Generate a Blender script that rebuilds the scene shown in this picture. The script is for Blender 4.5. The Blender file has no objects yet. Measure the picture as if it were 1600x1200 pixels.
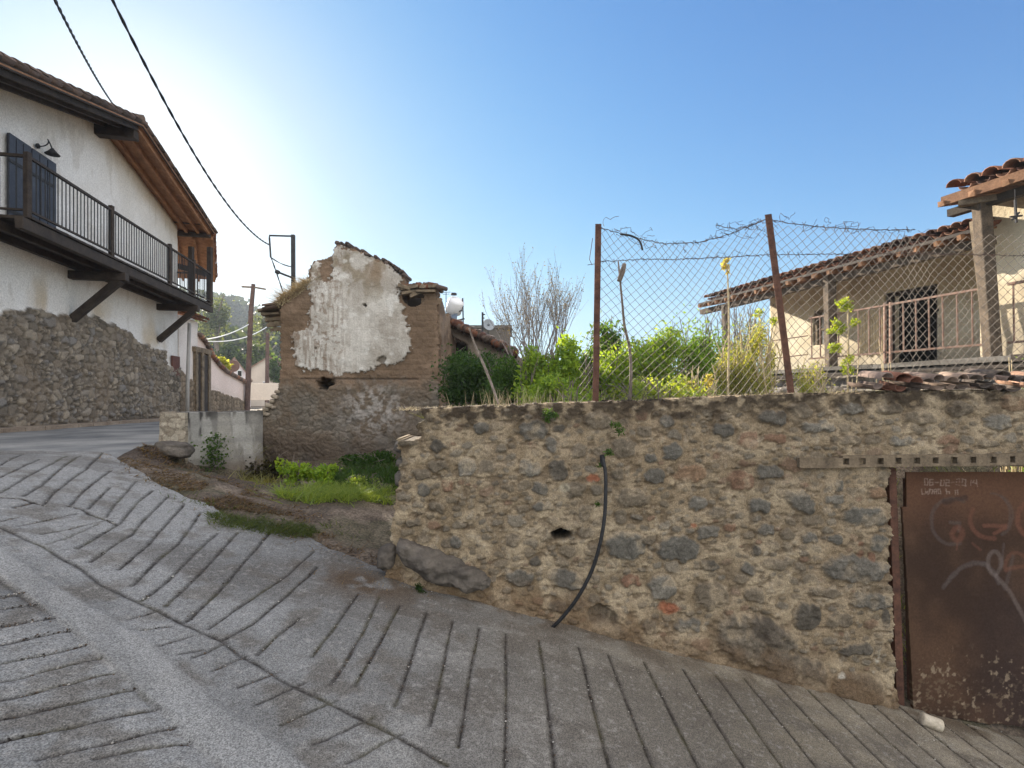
import bpy, math, random
import numpy as np
from mathutils import Vector, Matrix, Quaternion
random.seed(7)
rng = np.random.default_rng(11)
SC = bpy.context.scene
COL = SC.collection
HZ, CX, FF = 620.0, 800.0, 800.0
def P(px, py, d):
    return Vector(((px-CX)/FF*d, d, (HZ-py)/FF*d))
# ------------------------------------------------------------- numeric noise
def _hash(ix, iy, seed):
    a = (ix.astype(np.int64)*374761393 + iy.astype(np.int64)*668265263 + seed*974634777) & 0xffffffff
    a = ((a ^ (a >> 13))*1274126177) & 0xffffffff
    a = ((a ^ (a >> 15))*2246822519) & 0xffffffff
    a = a ^ (a >> 16)
    return a.astype(np.float64)/4294967295.0
def vnoise(x, y, seed=0):
    x = np.asarray(x, float); y = np.asarray(y, float)
    x, y = np.broadcast_arrays(x, y)
    ix = np.floor(x); iy = np.floor(y); fx = x-ix; fy = y-iy
    fx = fx*fx*(3-2*fx); fy = fy*fy*(3-2*fy)
    a = _hash(ix, iy, seed); b = _hash(ix+1, iy, seed); c = _hash(ix, iy+1, seed); d = _hash(ix+1, iy+1, seed)
    return (a*(1-fx)+b*fx)*(1-fy)+(c*(1-fx)+d*fx)*fy
def fbm(x, y, o=4, seed=0):
    s = 0; a = .5; t = 0
    for i in range(o):
        s = s+a*vnoise(x*2**i+i*17.3, y*2**i-i*9.1, seed+i); t += a; a *= .5
    return s/t
def worley(x, y, seed=0):
    ix = np.floor(x); iy = np.floor(y)
    f1 = np.full(x.shape, 9.); f2 = np.full(x.shape, 9.); idh = np.zeros(x.shape)
    for i in (-1, 0, 1):
        for j in (-1, 0, 1):
            cx = ix+i; cy = iy+j
            px = cx+.12+.76*_hash(cx, cy, seed); py = cy+.12+.76*_hash(cx, cy, seed+5)
            d = np.hypot(px-x, py-y); h = _hash(cx, cy, seed+9)
            m = d < f1
            f2 = np.where(m, f1, np.minimum(f2, d)); idh = np.where(m, h, idh); f1 = np.where(m, d, f1)
    return f1, f2, idh
def ss(a, b, x):
    t = np.clip((np.asarray(x, float)-a)/(b-a), 0, 1); return t*t*(3-2*t)
def lerp(a, b, t): return a+(b-a)*t
def inpoly(x, y, poly):
    r = np.zeros(np.shape(x), bool); n = len(poly)
    for i in range(n):
        x1, y1 = poly[i]; x2, y2 = poly[(i+1) % n]
        if y1 == y2: continue
        c = ((y1 > y) != (y2 > y)) & (x < (x2-x1)*(y-y1)/(y2-y1)+x1)
        r ^= c
    return r
def cmix(a, b, t):
    return np.asarray(a)*(1-t)[..., None]+np.asarray(b)*t[..., None]
# ------------------------------------------------------------- ground heights
def gz(x, y):
    x = np.asarray(x, float); y = np.asarray(y, float)
    pl = -1.74-.26*np.minimum(x, 6.5)
    k = .16; cl = -.62-.012*np.clip(y-8, 0, 10)
    h = np.clip(.5+.5*(cl-pl)/k, 0, 1)
    zr = lerp(cl, pl, h)-k*h*(1-h)
    xw = np.interp(y, [0, 6.2, 6.6, 7.4, 10.5, 11], [-4.1, -4.15, -4.22, -3.63, -5.15, -5.3])
    w = lerp(.5, .07, ss(5.2, 6.5, y))
    t = ss(4.9, 8., y)*ss(xw-w, xw+w, x)
    z = lerp(zr, -1.26+.02*(x+2), t)
    g = ss(-.86, -.76, x)*ss(4.42, 4.55, y)
    g = np.maximum(g, ss(-5.25, -5.0, x)*ss(10.65, 10.85, y))
    zg = -.32+.03*np.clip(y-6, 0, 5)+.09*np.clip(x-3.5, 0, 5)*ss(6, 8, y)
    dip = ss(3.0, 3.15, x)*(1-ss(5.5, 6.8, y))
    zg = lerp(zg, -2.6, dip)
    return lerp(z, zg, g)
def gzf(x, y): return float(gz(x, y))
def Gb(px, py):
    dx = (np.asarray(px)-CX)/FF; dz = (HZ-np.asarray(py))/FF; t = np.full(dx.shape, 1.2); live = np.ones(dx.shape, bool)
    for _ in range(900):
        i = np.where(live)[0]
        if not len(i): break
        hit = dz[i]*t[i] <= gz(dx[i]*t[i], t[i]); live[i[hit]] = False; t[i[~hit]] += .02
    return dx*t, t
def G(px, py):
    dx = (px-CX)/FF; dz = (HZ-py)/FF; t = 1.2
    while t < 40:
        if dz*t <= gzf(dx*t, t): break
        t += .03
    return (dx*t, t)
# ------------------------------------------------------------- materials
MAT = {}
def _nt(name):
    m = bpy.data.materials.new(name); m.use_nodes = True
    nt = m.node_tree; nt.nodes.clear()
    out = nt.nodes.new('ShaderNodeOutputMaterial')
    return m, nt, out
def _noise(nt, co, scale, detail=6, rough=.6):
    n = nt.nodes.new('ShaderNodeTexNoise'); n.inputs['Scale'].default_value = scale
    n.inputs['Detail'].default_value = detail; n.inputs['Roughness'].default_value = rough
    nt.links.new(co, n.inputs['Vector']); return n.outputs['Fac']
def _math(nt, op, a, b):
    n = nt.nodes.new('ShaderNodeMath'); n.operation = op
    for i, v in enumerate((a, b)):
        if isinstance(v, (int, float)): n.inputs[i].default_value = v
        else: nt.links.new(v, n.inputs[i])
    return n.outputs[0]
def _ramp(nt, f, stops):
    r = nt.nodes.new('ShaderNodeValToRGB'); nt.links.new(f, r.inputs[0])
    e = r.color_ramp.elements
    while len(e) < len(stops): e.new(.5)
    for el, (p, c) in zip(e, stops):
        el.position = p; el.color = (c[0], c[1], c[2], 1) if hasattr(c, '__len__') else (c, c, c, 1)
    return r.outputs[0]
def _mul(nt, a, b, fac=1.0):
    n = nt.nodes.new('ShaderNodeMix'); n.data_type = 'RGBA'; n.blend_type = 'MULTIPLY'
    n.inputs[0].default_value = fac; nt.links.new(a, n.inputs[6]); nt.links.new(b, n.inputs[7]); return n.outputs[2]
def material(name, c1=None, c2=None, scale=4, rough=.85, bump=.3, bscale=60, bscale2=None, metal=0., vary=.35, stretch=(1, 1, 1), spec=.3, bdist=.01, speck=None, rand=0):
    """c1 None -> colour attribute 'Col'; otherwise noise mix of c1 and c2"""
    if name in MAT: return MAT[name]
    m, nt, out = _nt(name)
    tc = nt.nodes.new('ShaderNodeTexCoord'); mp = nt.nodes.new('ShaderNodeMapping')
    mp.inputs['Scale'].default_value = stretch; nt.links.new(tc.outputs['Object'], mp.inputs[0]); co = mp.outputs[0]
    if c1 is None:
        a = nt.nodes.new('ShaderNodeAttribute'); a.attribute_name = 'Col'; col = a.outputs['Color']
    else:
        n = _noise(nt, co, scale); col = _ramp(nt, n, [(.32, c1), (.68, c2 or c1)])
    n2 = _noise(nt, co, bscale, 8, .7)
    v = _ramp(nt, n2, [(.28, 1-vary), (.72, 1+vary*.5)])
    col = _mul(nt, col, v)
    if speck:
        vo = nt.nodes.new('ShaderNodeTexVoronoi'); vo.inputs['Scale'].default_value = speck[0]; nt.links.new(co, vo.inputs['Vector'])
        sp = _ramp(nt, vo.outputs['Color'], [(.25, 1-speck[1]), (.5, 1.), (.8, 1+speck[1]*.8)]); col = _mul(nt, col, sp)
    if rand:
        oi = nt.nodes.new('ShaderNodeObjectInfo'); col = _mul(nt, col, _ramp(nt, oi.outputs['Random'], [(0, 1-rand), (1, 1+rand*.3)]))
    b = nt.nodes.new('ShaderNodeBsdfPrincipled'); nt.links.new(col, b.inputs['Base Color'])
    b.inputs['Roughness'].default_value = rough; b.inputs['Metallic'].default_value = metal
    b.inputs['Specular IOR Level'].default_value = spec
    if bump:
        bp = nt.nodes.new('ShaderNodeBump'); bp.inputs['Strength'].default_value = bump; bp.inputs['Distance'].default_value = bdist
        hh = n2
        if bscale2: hh = _math(nt, 'ADD', n2, _math(nt, 'MULTIPLY', _noise(nt, co, bscale2, 4), 1.5))
        nt.links.new(hh, bp.inputs['Height']); nt.links.new(bp.outputs[0], b.inputs['Normal'])
    nt.links.new(b.outputs[0], out.inputs[0]); MAT[name] = m; return m
def leaf_material(name, trans=.45):
    m, nt, out = _nt(name)
    a = nt.nodes.new('ShaderNodeAttribute'); a.attribute_name = 'Col'
    d = nt.nodes.new('ShaderNodeBsdfPrincipled'); d.inputs['Roughness'].default_value = .55; d.inputs['Specular IOR Level'].default_value = .25
    t = nt.nodes.new('ShaderNodeBsdfTranslucent'); mx = nt.nodes.new('ShaderNodeMixShader'); mx.inputs[0].default_value = trans
    hs = nt.nodes.new('ShaderNodeMix'); hs.data_type = 'RGBA'; hs.blend_type = 'MULTIPLY'; hs.inputs[0].default_value = 1
    hs.inputs[7].default_value = (1.9, 1.7, .5, 1)
    nt.links.new(a.outputs['Color'], d.inputs['Base Color']); nt.links.new(a.outputs['Color'], hs.inputs[6])
    nt.links.new(hs.outputs[2], t.inputs['Color'])
    nt.links.new(d.outputs[0], mx.inputs[1]); nt.links.new(t.outputs[0], mx.inputs[2]); nt.links.new(mx.outputs[0], out.inputs[0])
    MAT[name] = m; return m
M_wall = material('rubble_wall_surface', bump=1., bscale=95, bscale2=26, vary=.5, bdist=.012, speck=(120, .12))
M_road = material('grooved_concrete_surface', bump=.8, bscale=150, bscale2=34, vary=.45, bdist=.006, speck=(210, .4))
M_ground = material('dry_earth', bump=1., bscale=45, bscale2=12, vary=.45, bdist=.02, speck=(60, .35))
M_adobe = material('mud_brick_surface', bump=.8, bscale=40, bscale2=12, vary=.3, bdist=.02)
M_hstone = material('house_stone_surface', bump=.8, bscale=32, bscale2=9, vary=.35, bdist=.02)
M_wood = material('old_dark_wood', (.028, .020, .016), (.065, .048, .036), 5, .75, .5, 40, vary=.35, stretch=(1, 1, 1))
M_wood2 = material('brown_roof_wood', (.22, .11, .055), (.40, .21, .11), 6, .75, .4, 40, vary=.35)
M_greywood = material('weathered_grey_wood', (.105, .078, .052), (.29, .22, .145), 7, .85, .8, 50, vary=.5)
M_rust = material('rusted_steel', (.06, .028, .02), (.15, .07, .045), 14, .85, .5, 60, vary=.4)
M_iron = material('dark_grey_iron', (.03, .031, .034), (.05, .05, .053), 8, .8, .2, 60)
M_wire = material('galvanised_wire', (.10, .085, .075), (.19, .16, .13), 9, .6, 0, 40, metal=.2)
M_bwire = material('rusty_barbed_wire', (.07, .05, .045), (.13, .08, .06), 9, .8, 0, 40)
M_tile = material('clay_roof_tile', bump=.5, bscale=45, vary=.45, bdist=.008)
M_plaster = material('white_lime_plaster', bump=.35, bscale=18, bscale2=5, vary=.1, bdist=.012)
M_paint = material('blue_grey_paint', (.042, .046, .062), (.068, .073, .092), 5, .6, .25, 40, vary=.25)
M_gate = material('rusty_gate_sheet', bump=.3, bscale=55, vary=.3, bdist=.003, rough=.92, spec=.1)
M_pipe = material('black_rubber_pipe', (.012, .012, .013), (.03, .03, .032), 30, .5, .5, 80)
M_conc = material('stained_concrete', bump=.7, bscale=50, bscale2=15, vary=.3, bdist=.008)
M_stone = material('grey_boulder', (.075, .064, .054), (.17, .145, .12), 7, .85, .9, 30, 9, vary=.35, bdist=.02)
M_bark = material('grey_bark', (.12, .095, .08), (.27, .22, .18), 12, .9, .4, 60)
M_straw = material('dry_straw', (.42, .33, .19), (.66, .54, .34), 14, .9, 0, 60)
M_asphalt = material('worn_asphalt', (.10, .105, .11), (.31, .305, .29), 1.1, .9, .6, 80, 20, vary=.3, bdist=.006)
M_white = material('white_painted_metal', (.75, .75, .75), (.82, .82, .82), 3, .4, 0, 30, vary=.05)
M_dark = material('dark_interior', (.012, .01, .009), (.025, .02, .018), 3, 1., .2, 30)
M_cable = material('black_cable', (.01, .01, .012), (.02, .02, .022), 30, .6, 0, 60)
M_leaf = leaf_material('leaf_surface', .5)
M_hill = material('wooded_hillside', (.035, .055, .03), (.10, .12, .06), .35, .95, 0, 2.2, vary=.4)
M_pole = material('brown_wooden_pole', (.07, .045, .038), (.16, .10, .085), 4, .85, .3, 30)
# ------------------------------------------------------------- object helpers
ORG = {}
DEFC = {'white_lime_plaster': (.76, .73, .68), 'cream_plaster': (.68, .61, .48), 'stained_concrete': (.17, .155, .135), 'clay_roof_tile': (.2, .1, .06), 'rubble_wall_surface': (.35, .28, .19)}
def thing(name, loc, label, cat, group=None):
    o = bpy.data.objects.new(name, None); COL.objects.link(o); o.empty_display_size = .2
    o.location = loc; o['label'] = label; o['category'] = cat
    if group: o['group'] = group
    ORG[o] = Vector(loc); return o
def tag(o, label, cat, group=None):
    o['label'] = label; o['category'] = cat
    if group: o['group'] = group
    return o
def _link(name, me, m, parent, V, smooth):
    if parent is not None: off = np.array(ORG[parent])
    else:
        lo = V.min(0); hi = V.max(0); off = np.array([(lo[0]+hi[0])/2, (lo[1]+hi[1])/2, lo[2]])
    o = bpy.data.objects.new(name, me); COL.objects.link(o)
    ORG[o] = Vector(off)
    if parent is not None: o.parent = parent
    else: o.location = Vector(off)
    if m: me.materials.append(m)
    if smooth: me.polygons.foreach_set('use_smooth', np.ones(len(me.polygons), bool))
    return o, off
def _setcol(me, col):
    a = me.color_attributes.new('Col', 'FLOAT_COLOR', 'POINT')
    c = np.ones((len(me.vertices), 4), np.float32); c[:, :3] = col; a.data.foreach_set('color', c.ravel())
def fast(name, V, F, m, parent=None, col=None, smooth=False):
    """V (n,3), F (m,k) all polygons of k corners"""
    V = np.asarray(V, float); F = np.asarray(F, np.int32); k = F.shape[1]
    me = bpy.data.meshes.new(name)
    me.vertices.add(len(V)); me.loops.add(F.size); me.polygons.add(len(F))
    o, off = _link(name, me, m, parent, V, False)
    me.vertices.foreach_set('co', (V-off).astype(np.float32).ravel())
    me.loops.foreach_set('vertex_index', F.ravel())
    me.polygons.foreach_set('loop_start', np.arange(0, F.size, k, dtype=np.int32))
    if smooth: me.polygons.foreach_set('use_smooth', np.ones(len(F), bool))
    me.update(calc_edges=True)
    if col is not None: _setcol(me, col)
    return o
class MB:
    def __init__(s): s.v = []; s.f = []; s.c = []
    def add(s, vs, fs, c=None):
        n = len(s.v); s.v += [tuple(v) for v in vs]; s.f += [tuple(i+n for i in f) for f in fs]
        s.c += [c or (.3, .3, .3)]*len(vs)
    def box(s, c, x, y, z, c3=None, jit=0):
        """centre c and three half-axis vectors"""
        c = Vector(c); x = Vector(x); y = Vector(y); z = Vector(z); vs = []
        for k in (-1, 1):
            for j in (-1, 1):
                for i in (-1, 1):
                    p = c+x*i+y*j+z*k
                    if jit: p += Vector((random.uniform(-jit, jit), random.uniform(-jit, jit), random.uniform(-jit, jit)))
                    vs.append(p)
        s.add(vs, [(0, 2, 3, 1), (4, 5, 7, 6), (0, 1, 5, 4), (2, 6, 7, 3), (0, 4, 6, 2), (1, 3, 7, 5)], c3)
    def beam(s, a, b, w, h, up=(0, 0, 1), c=None, jit=0):
        a = Vector(a); b = Vector(b); d = (b-a); L = d.length; d.normalize()
        side = d.cross(Vector(up))
        if side.length < 1e-4: side = d.cross(Vector((1, 0, 0)))
        side.normalize(); u = side.cross(d).normalized()
        s.box((a+b)/2, side*w/2, d*L/2, u*h/2, c, jit)
    def tube(s, pts, r, n=6, c=None, cap=True):
        pts = [Vector(p) for p in pts]; rs = r if hasattr(r, '__len__') else [r]*len(pts)
        vs = []; fs = []; m = len(pts); prev = None
        for i, p in enumerate(pts):
            d = (pts[min(i+1, m-1)]-pts[max(i-1, 0)])
            if d.length < 1e-6: d = Vector((0, 0, 1))
            d.normalize()
            if prev is None: u = d.orthogonal().normalized()
            else:
                u = prev-d*prev.dot(d)
                u = u.normalized() if u.length > 1e-5 else d.orthogonal().normalized()
            prev = u; w = d.cross(u)
            for k in range(n):
                a = 2*math.pi*k/n; vs.append(p+(u*math.cos(a)+w*math.sin(a))*rs[i])
        for i in range(m-1):
            for k in range(n):
                fs.append((i*n+k, i*n+(k+1) % n, (i+1)*n+(k+1) % n, (i+1)*n+k))
        if cap: fs.append(tuple(range(n-1, -1, -1))); fs.append(tuple((m-1)*n+k for k in range(n)))
        s.add(vs, fs, c)
    def done(s, name, m, parent=None, smooth=False, col=False):
        if m and m.name in DEFC and not col: s.c = [DEFC[m.name]]*len(s.v); col = True
        me = bpy.data.meshes.new(name); V = np.array(s.v, float)
        o, off = _link(name, me, m, parent, V, False)
        me.from_pydata((V-off).tolist(), [], s.f); me.update()
        if smooth: me.polygons.foreach_set('use_smooth', np.ones(len(me.polygons), bool))
        if col: _setcol(me, np.array(s.c))
        return o
def bevel(o, w=.01, seg=2):
    b = o.modifiers.new('bevel', 'BEVEL'); b.width = w; b.segments = seg; b.limit_method = 'ANGLE'; return o
def grid_faces(nu, nv):
    i = np.arange(nu-1); j = np.arange(nv-1); I, J = np.meshgrid(i, j)
    a = (J*nu+I).ravel(); return np.stack([a, a+1, a+nu+1, a+nu], 1)
def relief(name, O, U, N, us, vs, hfun, cfun, keep, thick, m, parent=None, back=True, smooth=True):
    O = np.array(O, float); U = np.array(U, float); N = np.array(N, float)
    nu, nv = len(us), len(vs); uu, vv = np.meshgrid(us, vs)
    h = hfun(uu, vv) if hfun else np.zeros_like(uu)
    Pn = O+uu[..., None]*U+vv[..., None]*np.array([0, 0, 1.])
    A = (Pn+h[..., None]*N).reshape(-1, 3); B = (Pn-thick*N).reshape(-1, 3)
    C = cfun(uu, vv, h).reshape(-1, 3)
    F = grid_faces(nu, nv)
    if keep is not None:
        uc = (us[:-1]+us[1:])/2; vc = (vs[:-1]+vs[1:])/2; a, b = np.meshgrid(uc, vc); F = F[keep(a, b).ravel()]
    n = len(A)
    E = np.concatenate([F[:, [0, 1]], F[:, [1, 2]], F[:, [2, 3]], F[:, [3, 0]]])
    key = np.sort(E, 1); key = key[:, 0].astype(np.int64)*n+key[:, 1]
    _, idx, cnt = np.unique(key, return_index=True, return_counts=True)
    be = E[idx[cnt == 1]]
    S = np.stack([be[:, 0], be[:, 0]+n, be[:, 1]+n, be[:, 1]], 1)
    allF = [F, S]
    if back: allF.append(F[:, ::-1]+n)
    F2 = np.concatenate(allF); V = np.concatenate([A, B]); CC = np.concatenate([C, C])
    used = np.unique(F2); mp = np.zeros(len(V), np.int32); mp[used] = np.arange(len(used))
    # winding: make the front face look along N
    v0, v1, v2 = V[F[0, 0]], V[F[0, 1]], V[F[0, 2]]
    if np.dot(np.cross(v1-v0, v2-v0), N) < 0: F2 = F2[:, ::-1]
    o = fast(name, V[used], mp[F2], m, parent, CC[used], smooth=False)
    if smooth:
        fl = np.zeros(len(F2), bool); fl[:len(F)] = True; o.data.polygons.foreach_set('use_smooth', fl)
    return o
def leaves(name, pts, size, c1, c2, parent=None, m=None, aspect=.55, up=0.3, seed=1, label=None, dark=None):
    """pts (n,3): one leaf-sized rhombus at each point"""
    r = np.random.default_rng(seed); n = len(pts); pts = np.asarray(pts, float)
    d = r.normal(size=(n, 3)); d[:, 2] += up; d /= np.linalg.norm(d, axis=1)[:, None]
    e = np.cross(d, r.normal(size=(n, 3))); e /= np.linalg.norm(e, axis=1)[:, None]
    s = size*r.uniform(.6, 1.3, n)[:, None]
    nn = np.cross(d, e)*s*.15
    a = pts-d*s*.1; b = pts+d*s*.4+e*s*aspect*.5+nn; c = pts+d*s; f = pts+d*s*.4-e*s*aspect*.5+nn
    V = np.stack([a, b, c, f], 1).reshape(-1, 3); F = np.arange(4*n).reshape(n, 4)
    t = np.clip(r.beta(1.6, 1.6, n), 0, 1)[:, None]
    C = np.array(c1)*(1-t)+np.array(c2)*t; C = C*r.uniform(.8, 1.15, n)[:, None]
    return fast(name, V, F, m or M_leaf, parent, np.repeat(C, 4, 0))
def clump_points(c, rad, n, nc=9, seed=1, base=None):
    """points in several overlapping lumps inside an ellipsoid"""
    r = np.random.default_rng(seed); c = np.array(c, float); rad = np.array(rad, float)
    q = r.normal(size=(nc, 3)); q /= np.linalg.norm(q, axis=1)[:, None]; q *= r.uniform(.25, .85, nc)[:, None]
    k = r.integers(0, nc, n); rr = r.uniform(.22, .5, nc)[k]*np.where(r.uniform(size=n) < .12, 1.6, 1)
    p = r.normal(size=(n, 3)); p /= np.linalg.norm(p, axis=1)[:, None]; p *= (r.uniform(0, 1, n)**.45*rr)[:, None]
    pts = c+(q[k]+p)*rad
    if base is not None: pts[:, 2] = np.maximum(pts[:, 2], base+r.uniform(0, .06, n))
    return pts
SUNPX = (222, 220); SKY = (.1516, .6, 1.5); SKYK = (1.45, 1.85, 2.9); GLT = 1.0; GLA = .3; SUNE = 5.0; EXPO = 1.5; SKY_FILL = (3.2, 2.85, 2.3); HAZE = .0008
# ============================================================= ground and road
def axis(a, b, step, far, n):
    core = np.arange(a, b+step/2, step); g = np.geomspace(step, far, n)
    return np.concatenate([a-g[::-1], core, b+g])
def sheet(name, xs, ys, zf, m, colf, keep=None, kind=True):
    X, Y = np.meshgrid(xs, ys); Z = zf(X, Y); F = grid_faces(len(xs), len(ys))
    if keep is not None:
        a, b = np.meshgrid((xs[:-1]+xs[1:])/2, (ys[:-1]+ys[1:])/2); F = F[keep(a, b).ravel()]
    V = np.stack([X, Y, Z], -1).reshape(-1, 3); C = colf(X, Y).reshape(-1, 3) if colf else None
    used = np.unique(F); mp = np.zeros(len(V), np.int32); mp[used] = np.arange(len(used))
    o = fast(name, V[used], mp[F], m, None, None if C is None else C[used], True)
    if kind: o['kind'] = 'structure'
    return o
def road_edge(x):      # far edge of the grooved concrete
    return np.interp(x, [-6, -5.3, -4.6, -4.2, -3.75, -3.4, -3.0, -2.75, -2.45, -2.3, -2.15, -1.9, -1.62, -1.3, -1.0, -.9, 4.6],
                     [5.9, 5.85, 5.8, 5.5, 5.2, 4.93, 4.78, 4.72, 4.5, 4.66, 4.74, 4.66, 4.46, 4.36, 4.25, 4.28, 4.28])
def earth_z(x, y):
    z = gz(x, y)
    near = (y < road_edge(x)+.25) & (x > -7) & (x < 6)
    lump = (fbm(x*2.2, y*2.2, 5, 3)-.5)*.09+(fbm(x*9, y*9, 3, 8)-.5)*.035
    heap = .08*np.exp(-(((x+4.05)/.75)**2+((y-6.1)/.38)**2))+.05*np.exp(-(((x+3.6)/.6)**2+((y-5.5)/.25)**2))
    z = z+lump*ss(0, .6, y-road_edge(x))*(y < 40)+heap
    # low ground beneath the concrete so that the sheets never meet
    under = 1-ss(-.02, .14, y-road_edge(x))
    street = (x < np.where(y < 6.4, -4.4, np.interp(y, [6.4, 6.6, 7.4, 10.5, 30], [-4.4, -4.5, -3.9, -5.4, -10]))) & (y > 5.2)
    z = z-.06*under
    return np.where(street, gz(x, y)-.05, z)
def earth_c(x, y):
    n = fbm(x*1.3, y*1.3, 5, 21); n2 = fbm(x*7, y*7, 4, 31)
    c = cmix((.115, .088, .064), (.255, .20, .15), ss(.3, .7, n))
    c = cmix(c, (.065, .048, .034), ss(.5, .66, n2)*.6)
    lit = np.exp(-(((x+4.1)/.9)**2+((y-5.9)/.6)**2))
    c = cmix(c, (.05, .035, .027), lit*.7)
    g = ss(.5, .62, fbm(x*3, y*3, 4, 41))*.35
    return cmix(c, (.07, .085, .03), g)
gx = axis(-6.5, 7, .055, 400, 34); gy = axis(-1.5, 13, .055, 400, 34)
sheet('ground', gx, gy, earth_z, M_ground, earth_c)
# ---- grooves: centre lines in ground metres
GRV = []
def wob(pts, amp=.012, step=.06, seed=0):
    out = []
    for (x1, y1), (x2, y2) in zip(pts[:-1], pts[1:]):
        n = max(2, int(math.hypot(x2-x1, y2-y1)/step))
        for i in range(n): out.append((x1+(x2-x1)*i/n, y1+(y2-y1)*i/n))
    out.append(pts[-1]); r = np.random.default_rng(seed); ph = r.uniform(0, 99)
    return [(x+amp*2*(float(vnoise(ph+i*.35, 0, 5))-.5), y+amp*2*(float(vnoise(ph+i*.35, 7, 5))-.5)) for i, (x, y) in enumerate(out)]
def joint_y(x): return float(np.interp(x, [-3.1, -2.84, -.94, -.47, -.2], [3.42, 3.2, 2.52, 2.35, 2.2]))
mainx = [-.81, -.60, -.41, -.24, -.04, .21, .49, .73, 1.01, 1.29, 1.56, 1.83, 2.1, 2.37, 2.64, 2.91, 3.2, 3.5, 3.8, 4.1, 4.4]
for i, x in enumerate(mainx):
    top = [3.72, 3.72, 3.7, 3.7, 3.72, 3.75, 3.8, 3.8, 3.85, 3.9, 3.95, 4.0, 4.05, 4.15, 4.2, 4.2, 4.3, 4.3, 4.3, 4.3, 4.3][i]
    bot = max(joint_y(x)+.22 if x < -.2 else 1.35, 1.35)
    GRV.append((wob([(x+random.uniform(-.02, .02), top), (x+random.uniform(-.02, .02), bot)], .006, .1, i), .0098, random.uniform(.95, 1.25)))
PXG = [[(0,729),(26,715),(36,710),(75,707)],[(0,748),(62,719)],[(0,770),(50,742),(80,727),(104,714)],[(36,778),(64,762),(110,722),(126,713)],[(68,790),(84,772),(136,734),(162,706)],
[(111,792),(128,772),(148,754),(174,736)],[(138,798),(172,762)],[(166,810),(180,790),(214,754)],[(120,859),(188,820),(216,786),(238,768)],[(140,880),(206,838),(220,820),(262,778)],
[(186,890),(230,856),(238,848),(288,789)],[(205,920),(250,876),(278,855),(295,830),(312,803)],[(222,942),(260,912),(300,872),(340,836)],[(258,952),(292,918),(330,880),(372,834)],
[(292,975),(340,930),(380,880),(422,834)],[(325,985),(375,950),(440,905),(490,864)],[(348,1005),(395,975),(438,942),(495,888)],[(402,1028),(425,1002),(468,970)],[(488,1028),(525,982),(560,930)],[(516,1079),(545,1030),(568,990),(592,936)]]
for i, q in enumerate(PXG): GRV.append((wob([G(*p) for p in q], .004, .09, 50+i), .0098, random.uniform(.95, 1.25)))
for i, q in enumerate([[(0,818),(32,810)],[(28,824),(120,804)],[(64,836),(108,828),(170,814)],[(72,856),(112,838),(156,820)],[(200,970),(250,960)],[(222,991),(265,981)],[(247,1010),(300,997)],[(280,1027),(320,1020)]]):
    GRV.append((wob([G(*p) for p in q], .004, .09, 80+i), .008, .75))
for i, q in enumerate([[(0,780),(36,782),(52,786),(72,793)],[(24,793),(52,786)],[(108,793),(128,798),(140,806),(156,810),(172,814),(184,822)]]):
    GRV.append((wob([G(*p) for p in q], .012, .06, 85+i), .013, 1.2))
# joints and cracks
GRV.append((wob([G(*p) for p in [(0,828),(20,838),(52,852),(80,866),(100,876),(124,890),(160,915),(200,935),(250,957),(292,977),(350,1007),(390,1035),(440,1066),(500,1096),(580,1138),(640,1170),(700,1199)]], .012, .07, 3), .0125, .95))
GRV.append((wob([(-3.45, 2.98), (-2.85, 2.83), (-2.21, 2.57), (-1.5, 2.2), (-1.11, 1.98), (-.7, 1.7)], .015, .07, 5), .012, .6))
def strip_dist(x, y):  # smooth channel: two borders
    up = np.interp(x, [-4.5, -3.6, -3.18, -1.91, -1.45, -.83, -.3], [3.75, 3.35, 3.14, 2.65, 2.38, 2.1, 1.7])
    lo = np.interp(x, [-4.5, -3.6, -2.85, -2.21, -1.11, -.6], [3.45, 3.08, 2.85, 2.57, 1.98, 1.6])
    return up, lo
for i, (a, b) in enumerate([((0, 957), (70, 945)), ((0, 983), (88, 965)), ((0, 1008), (115, 985)), ((0, 1041), (138, 1008)), ((0, 1067), (166, 1028)),
                            ((0, 1097), (192, 1052)), ((0, 1135), (226, 1079)), ((0, 1165), (255, 1108)), ((60, 1190), (290, 1136)), ((150, 1199), (320, 1162)), ((0, 935), (60, 925))]):
    GRV.append((wob([G(*a), G(*b)], .008, .05, 90+i), .0075, 1.0))
for i, (a, b) in enumerate([((300, 1030), (350, 1010)),
                            ((330, 1052), (385, 1033)), ((372, 1078), (435, 1053)), ((400, 1110), (475, 1075)), ((440, 1140), (530, 1098)), ((490, 1172), (585, 1125)), ((540, 1198), (630, 1150))]):
    GRV.append((wob([G(*a), G(*b)], .01, .05, 120+i), .008, .8))
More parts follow.
